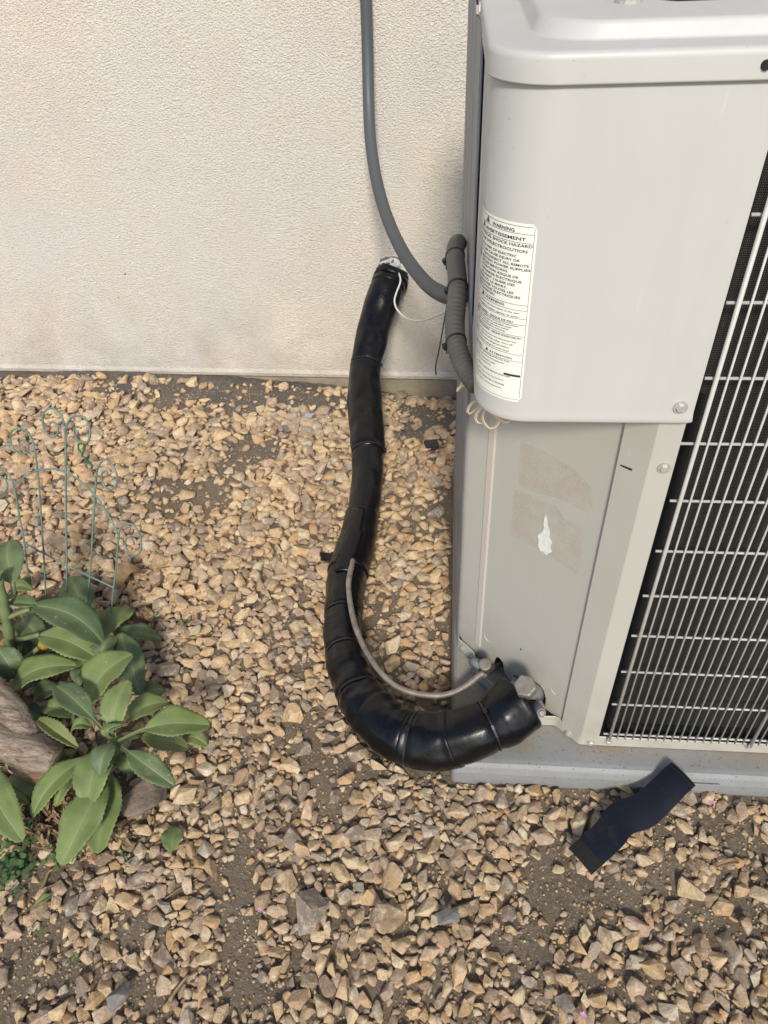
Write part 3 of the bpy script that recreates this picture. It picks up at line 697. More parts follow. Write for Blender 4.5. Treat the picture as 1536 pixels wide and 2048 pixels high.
def sleeve(i0, i1, grow=0., flare0=0., flare1=0., n=56):
    P = LP[i0:i1+1]; R = []
    for k, i in enumerate(range(i0, i1+1)):
        ring = []; e0, e1 = k*.004, (i1-i)*.004
        g = 1+grow+flare0*math.exp(-(e0/.010)**2)+flare1*math.exp(-(e1/.010)**2)
        # rounded cut edge
        edge = min(e0, e1); g -= .03*max(0, 1-edge/.003)
        for j in range(n):
            a = 2*math.pi*j/n; d_ = LN[i]*math.cos(a)+LB[i]*math.sin(a)
            ring.append(LP[i]+d_*LR[i]*g*wr(i, a, LP[i]+d_*LR[i]))
        R.append(ring)
    a, b = i0, i1
    inner0 = [LP[a]+(p-LP[a])*.8 for p in R[0]]; inner1 = [LP[b]+(p-LP[b])*.8 for p in R[-1]]
    R = [inner0]+R+[inner1]
    return MB().rings(R, True, True, True).out('insulation_sleeve', MAT['insulation'], line, True)
cuts = [(0, near(774, 575), .06, 0, .0), (near(773, 578)-2, near(733, 728), 0, 0, 0), (near(733, 728)-3, near(735, 908), .02, .0, .0), (near(735, 908)-3, near(722, 1036), -.01, .0, .0),
        (near(724, 1030), near(700, 1150), .04, .0, .04), (near(703, 1140), near(815, 1478), .0, 0, .0), (near(811, 1474), near(912, 1474), .02, .0, .04), (near(905, 1476), near(985, 1448), .0, 0, .0), (near(978, 1451), len(LP)-1, .04, -.03, .04)]
for c_ in cuts: sleeve(*c_)
def cable_tie(P, i, T, N, B, r, wd=.0042, th=.0014, ang=0., parent=line, lift=1.0, mat=None, prof=None):
    R = []; n = 40
    for j in range(n):
        a = 2*math.pi*j/n; d_ = N*math.cos(a)+B*math.sin(a); rr_ = prof(a) if prof else r
        R.append([P+d_*rr_+T*(-wd/2), P+d_*(rr_+th)+T*(-wd/2), P+d_*(rr_+th)+T*(wd/2), P+d_*rr_+T*(wd/2)])
    R.append(R[0])
    o = MB().rings(R, True, False, False).out('cable_tie', mat or MAT['black_plastic'], parent)
    d_ = N*math.cos(ang)+B*math.sin(ang); t_ = T.cross(d_); c_ = P+d_*((prof(ang) if prof else r)+.0035)
    v = [c_+T*a*.0040+t_*b*.0045+d_*e*.003 for a in (-1, 1) for b in (-1, 1) for e in (-1, 1)]
    h = obj('tie_head', v, [(0, 1, 3, 2), (4, 6, 7, 5), (0, 4, 5, 1), (2, 3, 7, 6), (0, 2, 6, 4), (1, 5, 7, 3)], mat or MAT['black_plastic'], o); bevel(h, .0008)
    e2 = c_+t_*.014+d_*.004
    MB().tube([c_, c_+t_*.007+d_*.001, e2], .0012, 6).out('tie_tail', mat or MAT['black_plastic'], o)
    return o
def campick(i, px_):
    """angle on ring i that faces a wanted screen spot"""
    best = None
    for j in range(48):
        a = 2*math.pi*j/48; d_ = LN[i]*math.cos(a)+LB[i]*math.sin(a); p = LP[i]+d_*LR[i]
        q = projpx(p); s = (q[0]-px_[0])**2+(q[1]-px_[1])**2-4000*(d_.dot((Vector(O)-p).normalized()) > 0)
        if best is None or s < best[0]: best = (s, a)
    return best[1]
heads = {ties[2]: (728, 1205), ties[3]: (733, 1318), ties[4]: (752, 1385), ties[5]: (818, 1455), ties[6]: (972, 1425), ties[0]: (765, 735), ties[1]: (768, 905)}
for t in ties:
    cable_tie(LP[t], t, LT[t], LN[t], LB[t], LR[t], ang=campick(t, heads[t]), prof=lambda a, t=t: LR[t]*wr(t, a, LP[t]+(LN[t]*math.cos(a)+LB[t]*math.sin(a))*LR[t])*1.03+.0004)
# split flap of loose insulation on the straight run
fl = []
ia, ib = near(724, 1040), near(692, 1175)
for k, i in enumerate(range(ia, ib, 2)):
    t = k/((ib-ia)/2); a0 = campick(i, (projpx(LP[i])[0]-2, projpx(LP[i])[1])); row = []
    for m_ in range(6):
        a = a0-.25+m_*.16*(1 if math.sin(1) > 0 else 1); lift = 1.09+.05*math.sin(t*3)+(.06*(m_/5)**2)*math.sin(math.pi*t)
        d_ = LN[i]*math.cos(a)+LB[i]*math.sin(a); row.append(LP[i]+d_*LR[i]*lift)
    fl.append(row)
o = MB().rings(fl, False, False, False).out('split_flap', MAT['insulation'], line, True); sm = o.modifiers.new('s', 'SOLIDIFY'); sm.thickness = .003; sm.offset = 0
# wrinkled tape collar at the wall
P = LP[0:near(776, 572)]; 
R = [[LP[i]+(LN[i]*math.cos(a)+LB[i]*math.sin(a))*LR[i]*(1.16+.10*noise.noise(Vector((i*.5, math.cos(a)*2, math.sin(a)*2)))) for a in [2*math.pi*j/40 for j in range(40)]] for i in range(2, near(776, 566))]
MB().rings(R, True, True, True).out('tape_collar', MAT['insulation'], line, True)

# ------------------------------------------------------------------ bare copper liquid line
cl = [(706, 1120, .10), (699, 1152, .110), (697, 1175, .104), (702, 1215, .098), (714, 1262, .092), (738, 1312, .086), (768, 1352, .080), (800, 1376, .074), (838, 1388, .070), (880, 1391, .070), (912, 1383, .074), (940, 1366, .084), (957, 1352, .094), (968, 1346, .100)]
P = spline([onz(x, y, z) for x, y, z in cl], .006)
lp = MB().tube(P, [.0061*(1+.08*noise.noise(p*60)) for p in P], 12).out('copper_tube', MAT['weathered_copper'], None, True)
tag(lp, 'thin bare weathered copper tube looping from the black insulation to the small valve', 'tube')

# ------------------------------------------------------------------ conduits
hp = [(722, -160, 2.085), (728, -60, 2.095), (732, 0, 2.095), (735, 100, 2.09), (737, 200, 2.06), (741, 280, 2.0), (753, 360, 1.91), (775, 437, 1.78), (808, 508, 1.62), (848, 562, 1.44), (880, 586, 1.29), (908, 593, 1.17), (930, 585, 1.08)]
P = spline([ony(x, y, yy) for x, y, yy in hp], .0026)
r = [.0142*(1+(.04 if i % 2 else -.03)) for i in range(len(P))]
hose = empty('electrical_whip', P[-1], 'smooth grey flexible electrical conduit hanging down the wall and bending toward the unit', 'conduit')
MB().tube(P, r, 16).out('hose', MAT['conduit_grey'], hose, True)
tp2 = [(921, 486, 1.20), (917, 494, 1.175), (915, 508, 1.15), (917, 530, 1.12), (920, 560, 1.085), (920, 590, 1.055), (917, 620, 1.03), (915, 650, 1.0), (918, 685, .968), (928, 718, .935), (944, 748, .90), (962, 770, .87)]
P = spline([ony(x, y, yy)+Vector((-.004, 0, 0)) for x, y, yy in tp2], .0022)
r = []
for i, p in enumerate(P):
    yy = projpx(p)[1]; am = .05 if yy > 575 else 0
    r.append((.0142 if yy > 575 else .0146)*(1+am*math.sin(i*2*math.pi/4)))
cond = empty('conduit_drop', P[len(P)//2], 'short ribbed warm-grey conduit with cable ties running down beside the warning label', 'conduit')
MB().tube(P, r, 20).out('hose', MAT['conduit_warm'], cond, True)
_, T2, N2, B2 = frames(P)
def cn(y): return min(range(len(P)), key=lambda i: abs(projpx(P[i])[1]-y))
for y, an in ((513, 1.0), (573, 2.2), (683, 2.6)):
    i = cn(y)
    best = max(range(32), key=lambda j: -(projpx(P[i]+(N2[i]*math.cos(j*math.pi/16)+B2[i]*math.sin(j*math.pi/16))*.014)[0]))
    cable_tie(P[i], i, T2[i], N2[i], B2[i], .0148, .0034, .001, best*math.pi/16+.5, cond)
# long uncut tail of a cable tie
Q = spline([ony(x, y, yy) for x, y, yy in ((905, 533, 1.12), (902, 560, 1.115), (892, 620, 1.10), (880, 690, 1.08), (871, 734, 1.07), (872, 750, 1.068))], .01)
MB().tube(Q, .0011, 6).out('long_tie_tail', MAT['black_plastic'], cond, True)

# ------------------------------------------------------------------ low-voltage wires
Q = spline([ony(x, y, yy) for x, y, yy in ((797, 545, 2.08), (801, 562, 2.04), (793, 585, 2.02), (789, 600, 2.0), (792, 615, 1.97), (803, 629, 1.93), (815, 637, 1.88), (830, 641, 1.8), (850, 640, 1.7), (872, 632, 1.55), (890, 623, 1.4), (903, 611, 1.28), (915, 606, 1.18))], .008)
ww = MB().tube(Q, .0027, 8).out('thermostat_wire', MAT['white_wire'], None, True)
tag(ww, 'thin white wire looping from the wall hole across to the grey conduit', 'wire')
def ribbon(Q, wdir, wd, th, name, mat, parent):
    Q = [Vector(q) for q in Q]; R = []
    for i in range(len(Q)):
        t = (Q[min(i+1, len(Q)-1)]-Q[max(0, i-1)]).normalized(); wv_ = (wdir-t*wdir.dot(t)).normalized(); n_ = t.cross(wv_)
        R.append([Q[i]+wv_*wd/2+n_*th/2, Q[i]-wv_*wd/2+n_*th/2, Q[i]-wv_*wd/2-n_*th/2, Q[i]+wv_*wd/2-n_*th/2])
    return MB().rings(R, True, True, True).out(name, mat, parent)
coil_ = empty('coiled_strip', dg(970, 830, .95), 'cream curled plastic strip dangling below the rounded cover corner', 'wire')
vd = Vector((.35, -.75, .55))
for pts in ([(925, 742, .985), (927, 757, .98), (922, 770, .975), (916, 779, .97)], [(914, 780, .97), (922, 774, .968), (934, 771, .966), (950, 772, .962)],
            [(957, 800, .925), (946, 805, .922), (938, 814, .92), (935, 824, .918), (938, 827, .92), (949, 820, .924), (960, 810, .928), (966, 806, .92), (962, 816, .915), (954, 827, .912), (951, 837, .912), (955, 845, .914), (960, 847, .92)],
            [(971, 814, .92), (967, 824, .915), (965, 836, .912), (969, 847, .91), (977, 855, .91), (985, 855, .912), (993, 850, .914), (998, 842, .918), (996, 836, .922), (988, 830, .925), (981, 824, .928), (990, 830, .918), (1000, 838, .912), (1009, 844, .91), (1017, 843, .912), (1022, 837, .92)]):
    Q = spline([dg(x, y, s) for x, y, s in pts], .002); ribbon(Q, vd, .0055, .0016, 'strip_loop', MAT['cream_strip'], coil_)

# ------------------------------------------------------------------ black strap on the gravel
st = [(1367, 1547, .062), (1350, 1562, .060), (1325, 1587, .052), (1298, 1612, .040), (1270, 1632, .030), (1243, 1650, .026), (1215, 1673, .028), (1188, 1697, .028), (1160, 1722, .024)]
Q, wv_ = spline([onz(x, y, z+.004) for x, y, z in st], .006, [.052, .053, .055, .057, .061, .057, .055, .053, .052])
strap = empty('black_strap', Q[len(Q)//2], 'navy-black webbing strap lying on the gravel with one end over the pad edge', 'strap')
R = []; nq = len(Q)
for i in range(nq):
    t = (Q[min(i+1, nq-1)]-Q[max(0, i-1)]).normalized(); sdv = t.cross(Vector((0, 0, 1))).normalized(); up = sdv.cross(t)
    row = []; skew = .008*math.exp(-((i/nq-.55)/.10)**2)
    for k in range(-4, 5):
        s = k/4; row.append(Q[i]+sdv*(wv_[i]/2*s+skew)+up*(.0035*(1-s*s)+.002*math.sin(i*.35+s*1.3)))
    R.append(row)
cutn = int(nq*.90)
def slab(rows, name, mat, parent, th=.003):
    b = [[p-Vector((0, 0, th)) for p in r_] for r_ in rows]
    return MB().rings([r_+list(reversed(q)) for r_, q in zip(rows, b)], True, True, True).out(name, mat, parent, False)
o = slab(R[:cutn+1], 'webbing', MAT['strap_fabric'], strap); o.data.shade_smooth(); mo = o.modifiers.new('e', 'EDGE_SPLIT'); mo.split_angle = math.radians(50)
slab([[p+Vector((0, 0, .0012)) for p in r_] for r_ in R[cutn-1:]], 'hook_patch', MAT['hook_pile'], strap, .004)
for a in (1, 7):
    rows = [[R[a][k]+Vector((0, 0, .0015)) for k in range(9)], [R[a+1][k]*.4+R[a][k]*.6+Vector((0, 0, .0022)) for k in range(9)]]; slab(rows, 'stitched_edge', MAT['hook_pile'], strap, .002)

# ------------------------------------------------------------------ wire trellis
TN = (.45, .893, -.2)
def tp_(x, y): return onpl(x, y, TN, .576)
tr = empty('garden_trellis', tp_(133, 1215), 'small green coated wire trellis with curled scroll tops standing behind the leafy plant', 'trellis')
def z5(pts): return [(x/3.657, 780+y/3.657) for x, y in pts]
TC = MAT['trellis_coat']
def wire(pts, name, r=.0020, conv=True, back=0):
    Q = spline([tp_(x, y)+Vector((0, back, 0)) for x, y in (z5(pts) if conv else pts)], .006); return MB().tube(Q, r, 7).out(name, TC, tr, True)
wire([(100, 690), (118, 780), (145, 940), (178, 1110), (192, 1230), (212, 1400), (235, 1560)], 'stake')
wire([(-60, 560), (10, 568), (65, 625), (100, 690)], 'scroll'); wire([(-10, 745), (35, 745), (55, 705), (42, 660), (10, 640), (-20, 650)], 'scroll')
wire([(275, 575), (285, 690), (300, 900), (318, 1180), (330, 1400), (342, 1600)], 'stake')
wire([(272, 580), (262, 480), (240, 380), (200, 310), (150, 282), (100, 290), (76, 330), (82, 395), (110, 440), (160, 470), (195, 455), (208, 415), (190, 375), (160, 365), (140, 385)], 'scroll')
wire([(472, 260), (480, 400), (482, 700), (484, 1000), (488, 1300), (486, 1480), (487, 1640)], 'stake', .0022)
wire([(470, 262), (455, 200), (410, 145), (360, 135), (320, 165), (312, 220), (325, 290), (360, 340), (395, 345), (425, 310), (420, 260), (395, 235), (368, 240)], 'scroll')
wire([(484, 300), (490, 250), (520, 205), (565, 188), (615, 205), (650, 255), (658, 320), (640, 380), (600, 388), (560, 355), (540, 300), (560, 268), (595, 280)], 'scroll')
wire([(702, 660), (695, 760), (680, 1000), (665, 1250), (650, 1450), (640, 1660), (630, 1800)], 'stake')
wire([(702, 665), (710, 590), (740, 530), (775, 510), (815, 540), (848, 600), (856, 660), (842, 710), (805, 730), (762, 700), (742, 650), (750, 605), (775, 592), (795, 630)], 'scroll')
wire([(868, 1055), (862, 1130), (850, 1280), (832, 1440), (812, 1620), (792, 1790), (776, 1900)], 'stake')
wire([(868, 1060), (885, 1005), (925, 978), (975, 990), (1018, 1050), (1034, 1120), (1022, 1190), (985, 1212), (935, 1180), (916, 1120), (935, 1075), (962, 1085), (982, 1125)], 'scroll')
wire([(100, 700), (170, 640), (240, 600), (300, 580), (390, 573), (470, 592), (560, 640), (650, 715), (720, 790), (790, 905), (830, 975), (866, 1050)], 'arch', .002, back=-.002)
wire([(180, 1112), (300, 1178), (480, 1272), (660, 1358), (835, 1440)], 'crossbar', .002, back=-.002)
Q = spline([tp_(x, y)+Vector((0, -.003+.003*math.sin(i*1.9), .0)) for i, (x, y) in enumerate(z5([(600, 385), (572, 400), (585, 430), (610, 455), (600, 480), (635, 500), (628, 515), (660, 540), (672, 565), (685, 545), (665, 525), (640, 515), (625, 480), (605, 470), (622, 420), (612, 385)]))], .003)
tw = MB().tube(Q, .0017, 7).out('twist_tie', MAT['tie_green'], None, True); tag(tw, 'dark green twisted plant tie hanging from a trellis scroll', 'plant tie')

# ------------------------------------------------------------------ plants
def leaf_mesh(base, tip, wd, fold=.25, droop=.02, pet=.0, serr=1., roll=0., ref=None, asym=0.):
    base, tip = Vector(base), Vector(tip); d = tip-base; L = d.length; t = d.normalized()
    up = Vector((0, 0, 1)) if ref is None else Vector(ref)
    sd_ = t.cross(up).normalized(); up = sd_.cross(t).normalized()
    if roll: q = Matrix.Rotation(roll, 3, t); sd_ = q @ sd_; up = q @ up
    n = max(14, int(L/.0042)); m_ = 5; v = []; uv = []; bend = random.uniform(-.05, .05)*L
    for i in range(n+1):
        k = i/n; c_ = base+t*L*k+up*(math.sin(math.pi*k)*droop)+sd_*(bend*math.sin(math.pi*k))
        if k < pet: hw = .0032
        else:
            kk = (k-pet)/(1-pet); hw = wd/2*(math.sin(math.pi*min(1, kk*.975+.012))**.56)*(.90+.16*math.sin(math.pi*min(1, kk*1.1))) if kk < .995 else .0003
            hw = max(hw, .0012 if kk < .98 else .0003); hw = max(hw, .0032*(1-kk*5)) if kk < .2 else hw
        tooth = (.0024*serr if (i % 2 and k > pet+.1*(1-pet) and k < .985) else 0)
        for j in range(-m_, m_+1):
            s = j/m_; h_ = hw+(tooth if abs(j) == m_ else 0)
            z = fold*abs(s)**1.25*h_-.0012*math.exp(-(s/.15)**2)
            wave = .09*h_*math.sin(k*15+s*2+bend*300)*abs(s)**2
            v.append(c_+sd_*(s*h_*(1+asym*(1 if s > 0 else -1)))+up*(z+wave)); uv.append((.5+s/2, k))
    f = []; w_ = 2*m_+1
    for i in range(n):
        for j in range(w_-1): a = i*w_+j; f.append((a, a+1, a+1+w_, a+w_))
    return v, f, uv
def leaf(base, tip, wd, mat, parent, name='leaf', **kw):
    v, f, uv = leaf_mesh(base, tip, wd, **kw)
    me = bpy.data.meshes.new(name); me.from_pydata([tuple(p) for p in v], [], f); ul = me.uv_layers.new()
    for lo in me.loops: ul.data[lo.index].uv = uv[lo.vertex_index]
    o = link(name, me, mat, parent, True); sm = o.modifiers.new('s', 'SOLIDIFY'); sm.thickness = .0011; sm.offset = -1
    return o
def z6(x, y): return (x/3.011, 1080+y/3.011)
def lf(parent, bx, by, bz, tx, ty, tz, wpx, mat='leaf_green', name='leaf', **kw):
    b = onz(*z6(bx, by), bz); t = onz(*z6(tx, ty), tz); wd = wpx/3.011/F*depth((b+t)/2)
    return leaf(b, t, wd, MAT[mat], parent, name=name, **kw)
A = empty('leafy_plant', onz(10, 1290, 0), 'tall thick-stemmed plant with toothed grey-green leaves at the left edge, beside the trellis', 'plant')
B = empty('leafy_plant', onz(225, 1520, 0), 'low bright green rosette of long toothed leaves spreading over the gravel', 'plant')
Dp = empty('leafy_plant', onz(190, 1390, 0), 'darker plant of broad toothed leaves between the trellis foot and the bright rosette', 'plant')
E_ = empty('leafy_plant', onz(-20, 1600, 0), 'single broad green leaf reaching in below the driftwood at the left edge', 'plant')
for (x0_, y0_, z0_, x1_, y1_, z1_, r_) in ((60, 720, .0, 40, 560, .10, .011), (40, 560, .10, 25, 430, .17, .010), (25, 430, .17, 10, 320, .22, .009)):
    pass
Q = spline([onz(*z6(x, y), z) for x, y, z in ((80, 760, .0), (62, 620, .07), (40, 480, .14), (15, 340, .21), (-10, 240, .25))], .01)
MB().tube(Q, [.0125-.004*i/len(Q)+.001*math.sin(i*1.3) for i in range(len(Q))], 12).out('stem', MAT['stem_green'], A, True)
for q in ([(45, 470, .15), (110, 440, .16), (180, 415, .17)], [(90, 605, .07), (160, 590, .09), (235, 570, .11)], [(90, 760, .02), (150, 720, .05), (230, 650, .08)], [(20, 350, .2), (80, 330, .19), (75, 250, .22)], [(0, 520, .1), (40, 560, .09), (60, 640, .05)], [(60, 800, .0), (110, 700, .05), (120, 640, .07)]):
    Q = spline([onz(*z6(x, y), z) for x, y, z in q], .01); MB().tube(Q, .0052, 8).out('stalk', MAT['stem_green'], A, True)
lf(A, 80, 260, .22, 55, 5, .235, 185, 'leaf_blue', fold=.15); lf(A, -10, 330, .22, 25, 175, .26, 70, 'leaf_olive')
lf(A, 225, 392, .18, 45, 385, .17, 85, 'leaf_blue', fold=.5, droop=.004); lf(A, 195, 395, .18, 625, 625, .10, 215, 'leaf_blue', fold=.15, droop=.03)
lf(A, 235, 572, .115, 620, 735, .08, 185, 'leaf_green', fold=.25, droop=.025); lf(A, -30, 640, .12, 95, 830, .06, 160, 'leaf_blue')
lf(A, 40, 950, .05, 465, 755, .10, 190, 'leaf_green', fold=.2, droop=.03); lf(A, 120, 480, .05, 280, 640, .05, 130, 'leaf_blue'); lf(A, 60, 330, .05, 200, 300, .06, 90, 'leaf_green')
lf(A, -60, 60, .15, 60, 150, .15, 100, 'leaf_green'); lf(A, 60, 560, .03, 180, 700, .02, 120, 'leaf_blue'); lf(A, 150, 690, .03, 210, 780, .02, 70, 'leaf_blue')
lf(A, 100, 420, .03, 240, 470, .04, 100, 'leaf_blue'); lf(A, 180, 300, .03, 110, 260, .04, 90, 'leaf_green'); lf(A, 280, 700, .03, 420, 640, .04, 120, 'leaf_blue')
# darker mid plant
Q = spline([onz(*z6(x, y), z) for x, y, z in ((600, 900, .0), (590, 800, .03), (600, 740, .06))], .01); MB().tube(Q, .007, 10).out('stem', MAT['stem_green'], Dp, True)
for a in [(545, 500, .03, 415, 225, .05, 165, 'leaf_blue'), (625, 590, .05, 545, 440, .07, 120, 'leaf_olive'), (620, 575, .06, 795, 415, .04, 155, 'leaf_green'), (690, 560, .05, 975, 600, .02, 110, 'leaf_blue'), (615, 745, .08, 690, 575, .09, 140, 'leaf_blue'),
          (720, 560, .10, 845, 935, .05, 150, 'leaf_blue'), (530, 975, .10, 800, 685, .14, 240, 'leaf_green'), (480, 880, .06, 500, 760, .07, 80, 'leaf_blue'), (430, 1065, .05, 250, 1015, .05, 110, 'leaf_green'), (300, 1110, .04, 110, 1010, .04, 110, 'leaf_blue'),
          (840, 980, .03, 1000, 900, .02, 130, 'leaf_blue'), (420, 700, .04, 520, 770, .03, 110, 'leaf_green'), (380, 900, .04, 200, 980, .03, 130, 'leaf_blue'), (400, 960, .03, 470, 860, .04, 120, 'leaf_blue'), (560, 1000, .04, 640, 900, .06, 120, 'leaf_olive'),
          (330, 760, .03, 250, 900, .02, 120, 'leaf_blue')]:
    lf(Dp, *a, fold=random.uniform(.12, .35), droop=.02)
# rosette
Q = spline([onz(*z6(x, y), z) for x, y, z in ((700, 1350, .0), (695, 1270, .05), (688, 1205, .105))], .01); MB().tube(Q, .0075, 10).out('stem', MAT['stem_green'], B, True)
for a, kw in [((760, 1080, .05, 1015, 975, .05, 150, 'leaf_green'), {}), ((850, 1175, .05, 1135, 1255, .03, 135, 'leaf_olive'), {}), ((1120, 1200, .02, 1250, 1240, .02, 90, 'leaf_green'), {}),
              ((640, 1400, .05, 590, 1890, .04, 220, 'leaf_green'), {}), ((640, 1420, .07, 370, 1960, .06, 225, 'leaf_green'), dict(pet=.05)), ((520, 1310, .07, 190, 1665, .04, 150, 'leaf_green'), {}), ((500, 1400, .04, 340, 1600, .03, 100, 'leaf_green'), {}),
              ((650, 1230, .09, 525, 1610, .075, 205, 'leaf_green'), dict(pet=.05)), ((700, 1215, .11, 1268, 1115, .10, 190, 'leaf_green'), dict(pet=.33, fold=.3, droop=.03)), ((700, 1225, .11, 1050, 1482, .08, 135, 'leaf_blue'), dict(pet=.24)),
              ((668, 1200, .11, 335, 880, .13, 140, 'leaf_blue'), dict(pet=.28, droop=.03)), ((690, 1190, .11, 775, 842, .15, 160, 'leaf_green'), dict(pet=.12)), ((690, 1215, .115, 600, 1425, .105, 125, 'leaf_blue'), dict(pet=.05)),
              ((560, 1130, .10, 425, 1150, .10, 70, 'leaf_green'), {}), ((670, 1190, .11, 640, 1090, .13, 60, 'leaf_green'), {}), ((690, 1190, .11, 740, 1110, .14, 50, 'leaf_blue'), {}), ((470, 1250, .07, 225, 1080, .09, 80, 'leaf_olive'), dict(fold=.8)),
              ((730, 1300, .03, 800, 1410, .02, 110, 'leaf_green'), {}), ((440, 1260, .03, 400, 1350, .02, 90, 'leaf_green'), {}), ((640, 1300, .03, 560, 1480, .02, 120, 'leaf_blue'), {})]:
    k = dict(fold=random.uniform(.12, .3), droop=.018); k.update(kw); lf(B, *a, **k)
for q in ([(700, 1235, .10), (760, 1200, .08), (840, 1180, .06)], [(640, 1080, .06), (600, 1060, .06), (560, 1050, .06)], [(450, 1010, .07), (440, 1070, .08), (470, 1120, .09)]):
    MB().tube(spline([onz(*z6(x, y), z) for x, y, z in q], .01), .0042, 8).out('stalk', MAT['stem_green'], B, True)
lf(E_, -80, 1370, .06, 135, 1815, .05, 195, 'leaf_green'); lf(E_, 200, 1560, .01, 40, 1445, .01, 170, 'leaf_olive'); lf(E_, 60, 1560, .02, 180, 1590, .02, 60, 'leaf_olive'); lf(E_, -30, 1300, .04, 25, 1360, .04, 70, 'leaf_green')
link('dried_bud', blobmesh(onz(*z6(265, 632), .09), (.012, .010, .012), 3, .2, 5), MAT['yellow_bud'], A, True)

# driftwood
dw = empty('driftwood', onz(60, 1500, 0), 'weathered forked piece of driftwood poking in over the plants at the left edge', 'driftwood')
def log(pts, n=28, amp=.16, name='branch'):
    Q, r_ = spline([onz(x, y, z) for x, y, z, r in pts], .006, [r for *_, r in pts])
    R = sweep(Q, r_, n, lambda i, a, p: 1+amp*noise.noise(Vector((math.cos(a)*2.2, math.sin(a)*2.2, i*.035)))+.5*amp*noise.noise(p*45)+.05*math.sin(a*5+i*.03))
    e = Q[-1]+(Q[-1]-Q[-3]).normalized()*.004; R.append([Q[-1]*.5+p*.5+(e-Q[-1]) for p in R[-1]])
    return MB().rings(R, True, True, True).out(name, MAT['driftwood'], dw, True)
log([(-240, 1400, .09, .038), (-110, 1430, .10, .036), (-40, 1465, .09, .034), (30, 1492, .08, .033), (75, 1508, .078, .034), (112, 1520, .07, .028)], name='trunk')
log([(-190, 1220, .17, .019), (-60, 1325, .12, .022), (-10, 1385, .115, .024), (30, 1435, .10, .025), (60, 1475, .09, .018)])
log([(40, 1510, .05, .030), (75, 1535, .035, .030), (100, 1555, .025, .022)], amp=.1)

# ------------------------------------------------------------------ gravel
def proto(sub, seed):
    r = random.Random(seed); bm = bmesh.new()
    for k in range(r.randint(11, 17)):
        d = Vector([r.gauss(0, 1) for _ in range(3)]).normalized(); q = max(abs(c) for c in d); d = d*(1/q)**r.uniform(.2, .75)*r.uniform(.86, 1.0); bm.verts.new(d)
    bmesh.ops.convex_hull(bm, input=bm.verts)
    bmesh.ops.delete(bm, geom=[v for v in bm.verts if not v.link_faces], context='VERTS')
    bmesh.ops.dissolve_limit(bm, angle_limit=.16, verts=bm.verts, edges=bm.edges)
    if sub > 2:
        bmesh.ops.bevel(bm, geom=bm.edges[:], offset=.12, segments=2 if sub > 3 else 1, affect='EDGES', profile=.6, clamp_overlap=True)
        bmesh.ops.triangulate(bm, faces=bm.faces)
        if sub > 3:
            bmesh.ops.subdivide_edges(bm, edges=[e for e in bm.edges if e.calc_length() > .45], cuts=1); bmesh.ops.triangulate(bm, faces=bm.faces)
    bmesh.ops.triangulate(bm, faces=bm.faces); bmesh.ops.recalc_face_normals(bm, faces=bm.faces)
    bm.verts.ensure_lookup_table(); bm.verts.index_update(); V = np.array([v.co[:] for v in bm.verts]); Fc = np.array([[v.index for v in f.verts] for f in bm.faces]); bm.free()
    sc = np.array([1, r.uniform(.5, .92), r.uniform(.38, .68)])
    nz_ = np.array([noise.noise(Vector(p)*2.6+Vector((seed, 0, 0))) for p in V]); V = V*(1+.07*nz_[:, None]); V = V*sc/np.abs(V*sc).max()
    return V, Fc
hiP = [proto(4, 100+i) for i in range(36)]; loP = [proto(3, 200+i) for i in range(30)]
GX0, GX1, GY0, GY1, GS = -2.35, 1.0, .12, 2.12, .004
nxg, nyg = int((GX1-GX0)/GS), int((GY1-GY0)/GS)
HM = np.zeros((nyg, nxg))
for j in range(0, nyg, 4):
    for i in range(0, nxg, 4): HM[j:j+4, i:i+4] = gz(GX0+(i+2)*GS, GY0+(j+2)*GS)
# pad and unit are obstacles, so are the resting pipe and the plants' stems
def bare(x, y):
    d = 1.
    for bx, by, r in BARE:
        q = ((x-bx)**2+(y-by)**2)/(r*r)
        if q < 3: d *= 1-.96*math.exp(-q*q*1.1)
    return d
lpn = np.array([(p.x, p.y, p.z-r_) for p, r_ in zip(LP, LR)])
def blocked(x, y, r):
    if x > .016-r*.8 and y > .712-r*.8 and y < 1.64 and x < .92: return True
    if y > 2.13-.6*r-.026*x: return True
    d = (lpn[:, 0]-x)**2+(lpn[:, 1]-y)**2; k = int(d.argmin())
    if lpn[k, 2] < .045 and d[k] < (.030+r*.5)**2: return True
    return False
placed = []
cells = {}
def crowded(x, y, r, f):
    cx, cy = int(x/.03), int(y/.03)
    for a in (-1, 0, 1):
        for b in (-1, 0, 1):
            for (u, v_, q) in cells.get((cx+a, cy+b), ()):
                if (u-x)**2+(v_-y)**2 < (f*(q+r))**2: return True
    return False
def drop(x, y, r, sink=.3, f=.8, force=False):
    if not force and (blocked(x, y, r) or crowded(x, y, r, f)): return
    i0, j0 = int((x-GX0)/GS), int((y-GY0)/GS); k = max(1, int(r*.7/GS))
    if i0-k < 0 or j0-k < 0 or i0+k >= nxg or j0+k >= nyg: return
    W_ = HM[j0-k:j0+k+1, i0-k:i0+k+1]; base_h = np.percentile(W_, 40); flat = .58
    if base_h-gz(x, y) > .020 and not force: return
    z = base_h+r*flat*(1-sink)
    yy, xx = np.mgrid[-k:k+1, -k:k+1]; q = 1-(xx**2+yy**2)/(k*k+.5); top = z+r*flat*.8*np.sqrt(np.maximum(q, 0)); W_[:] = np.where(q > 0, np.maximum(W_, top), W_)
    placed.append((x, y, z, r)); cells.setdefault((int(x/.03), int(y/.03)), []).append((x, y, r))
random.seed(11)
for x, y, r in [(610, 1822, .030), (780, 1842, .027)]: p = onz(x, y, .01); drop(p.x, p.y, r, .25, .8, True)
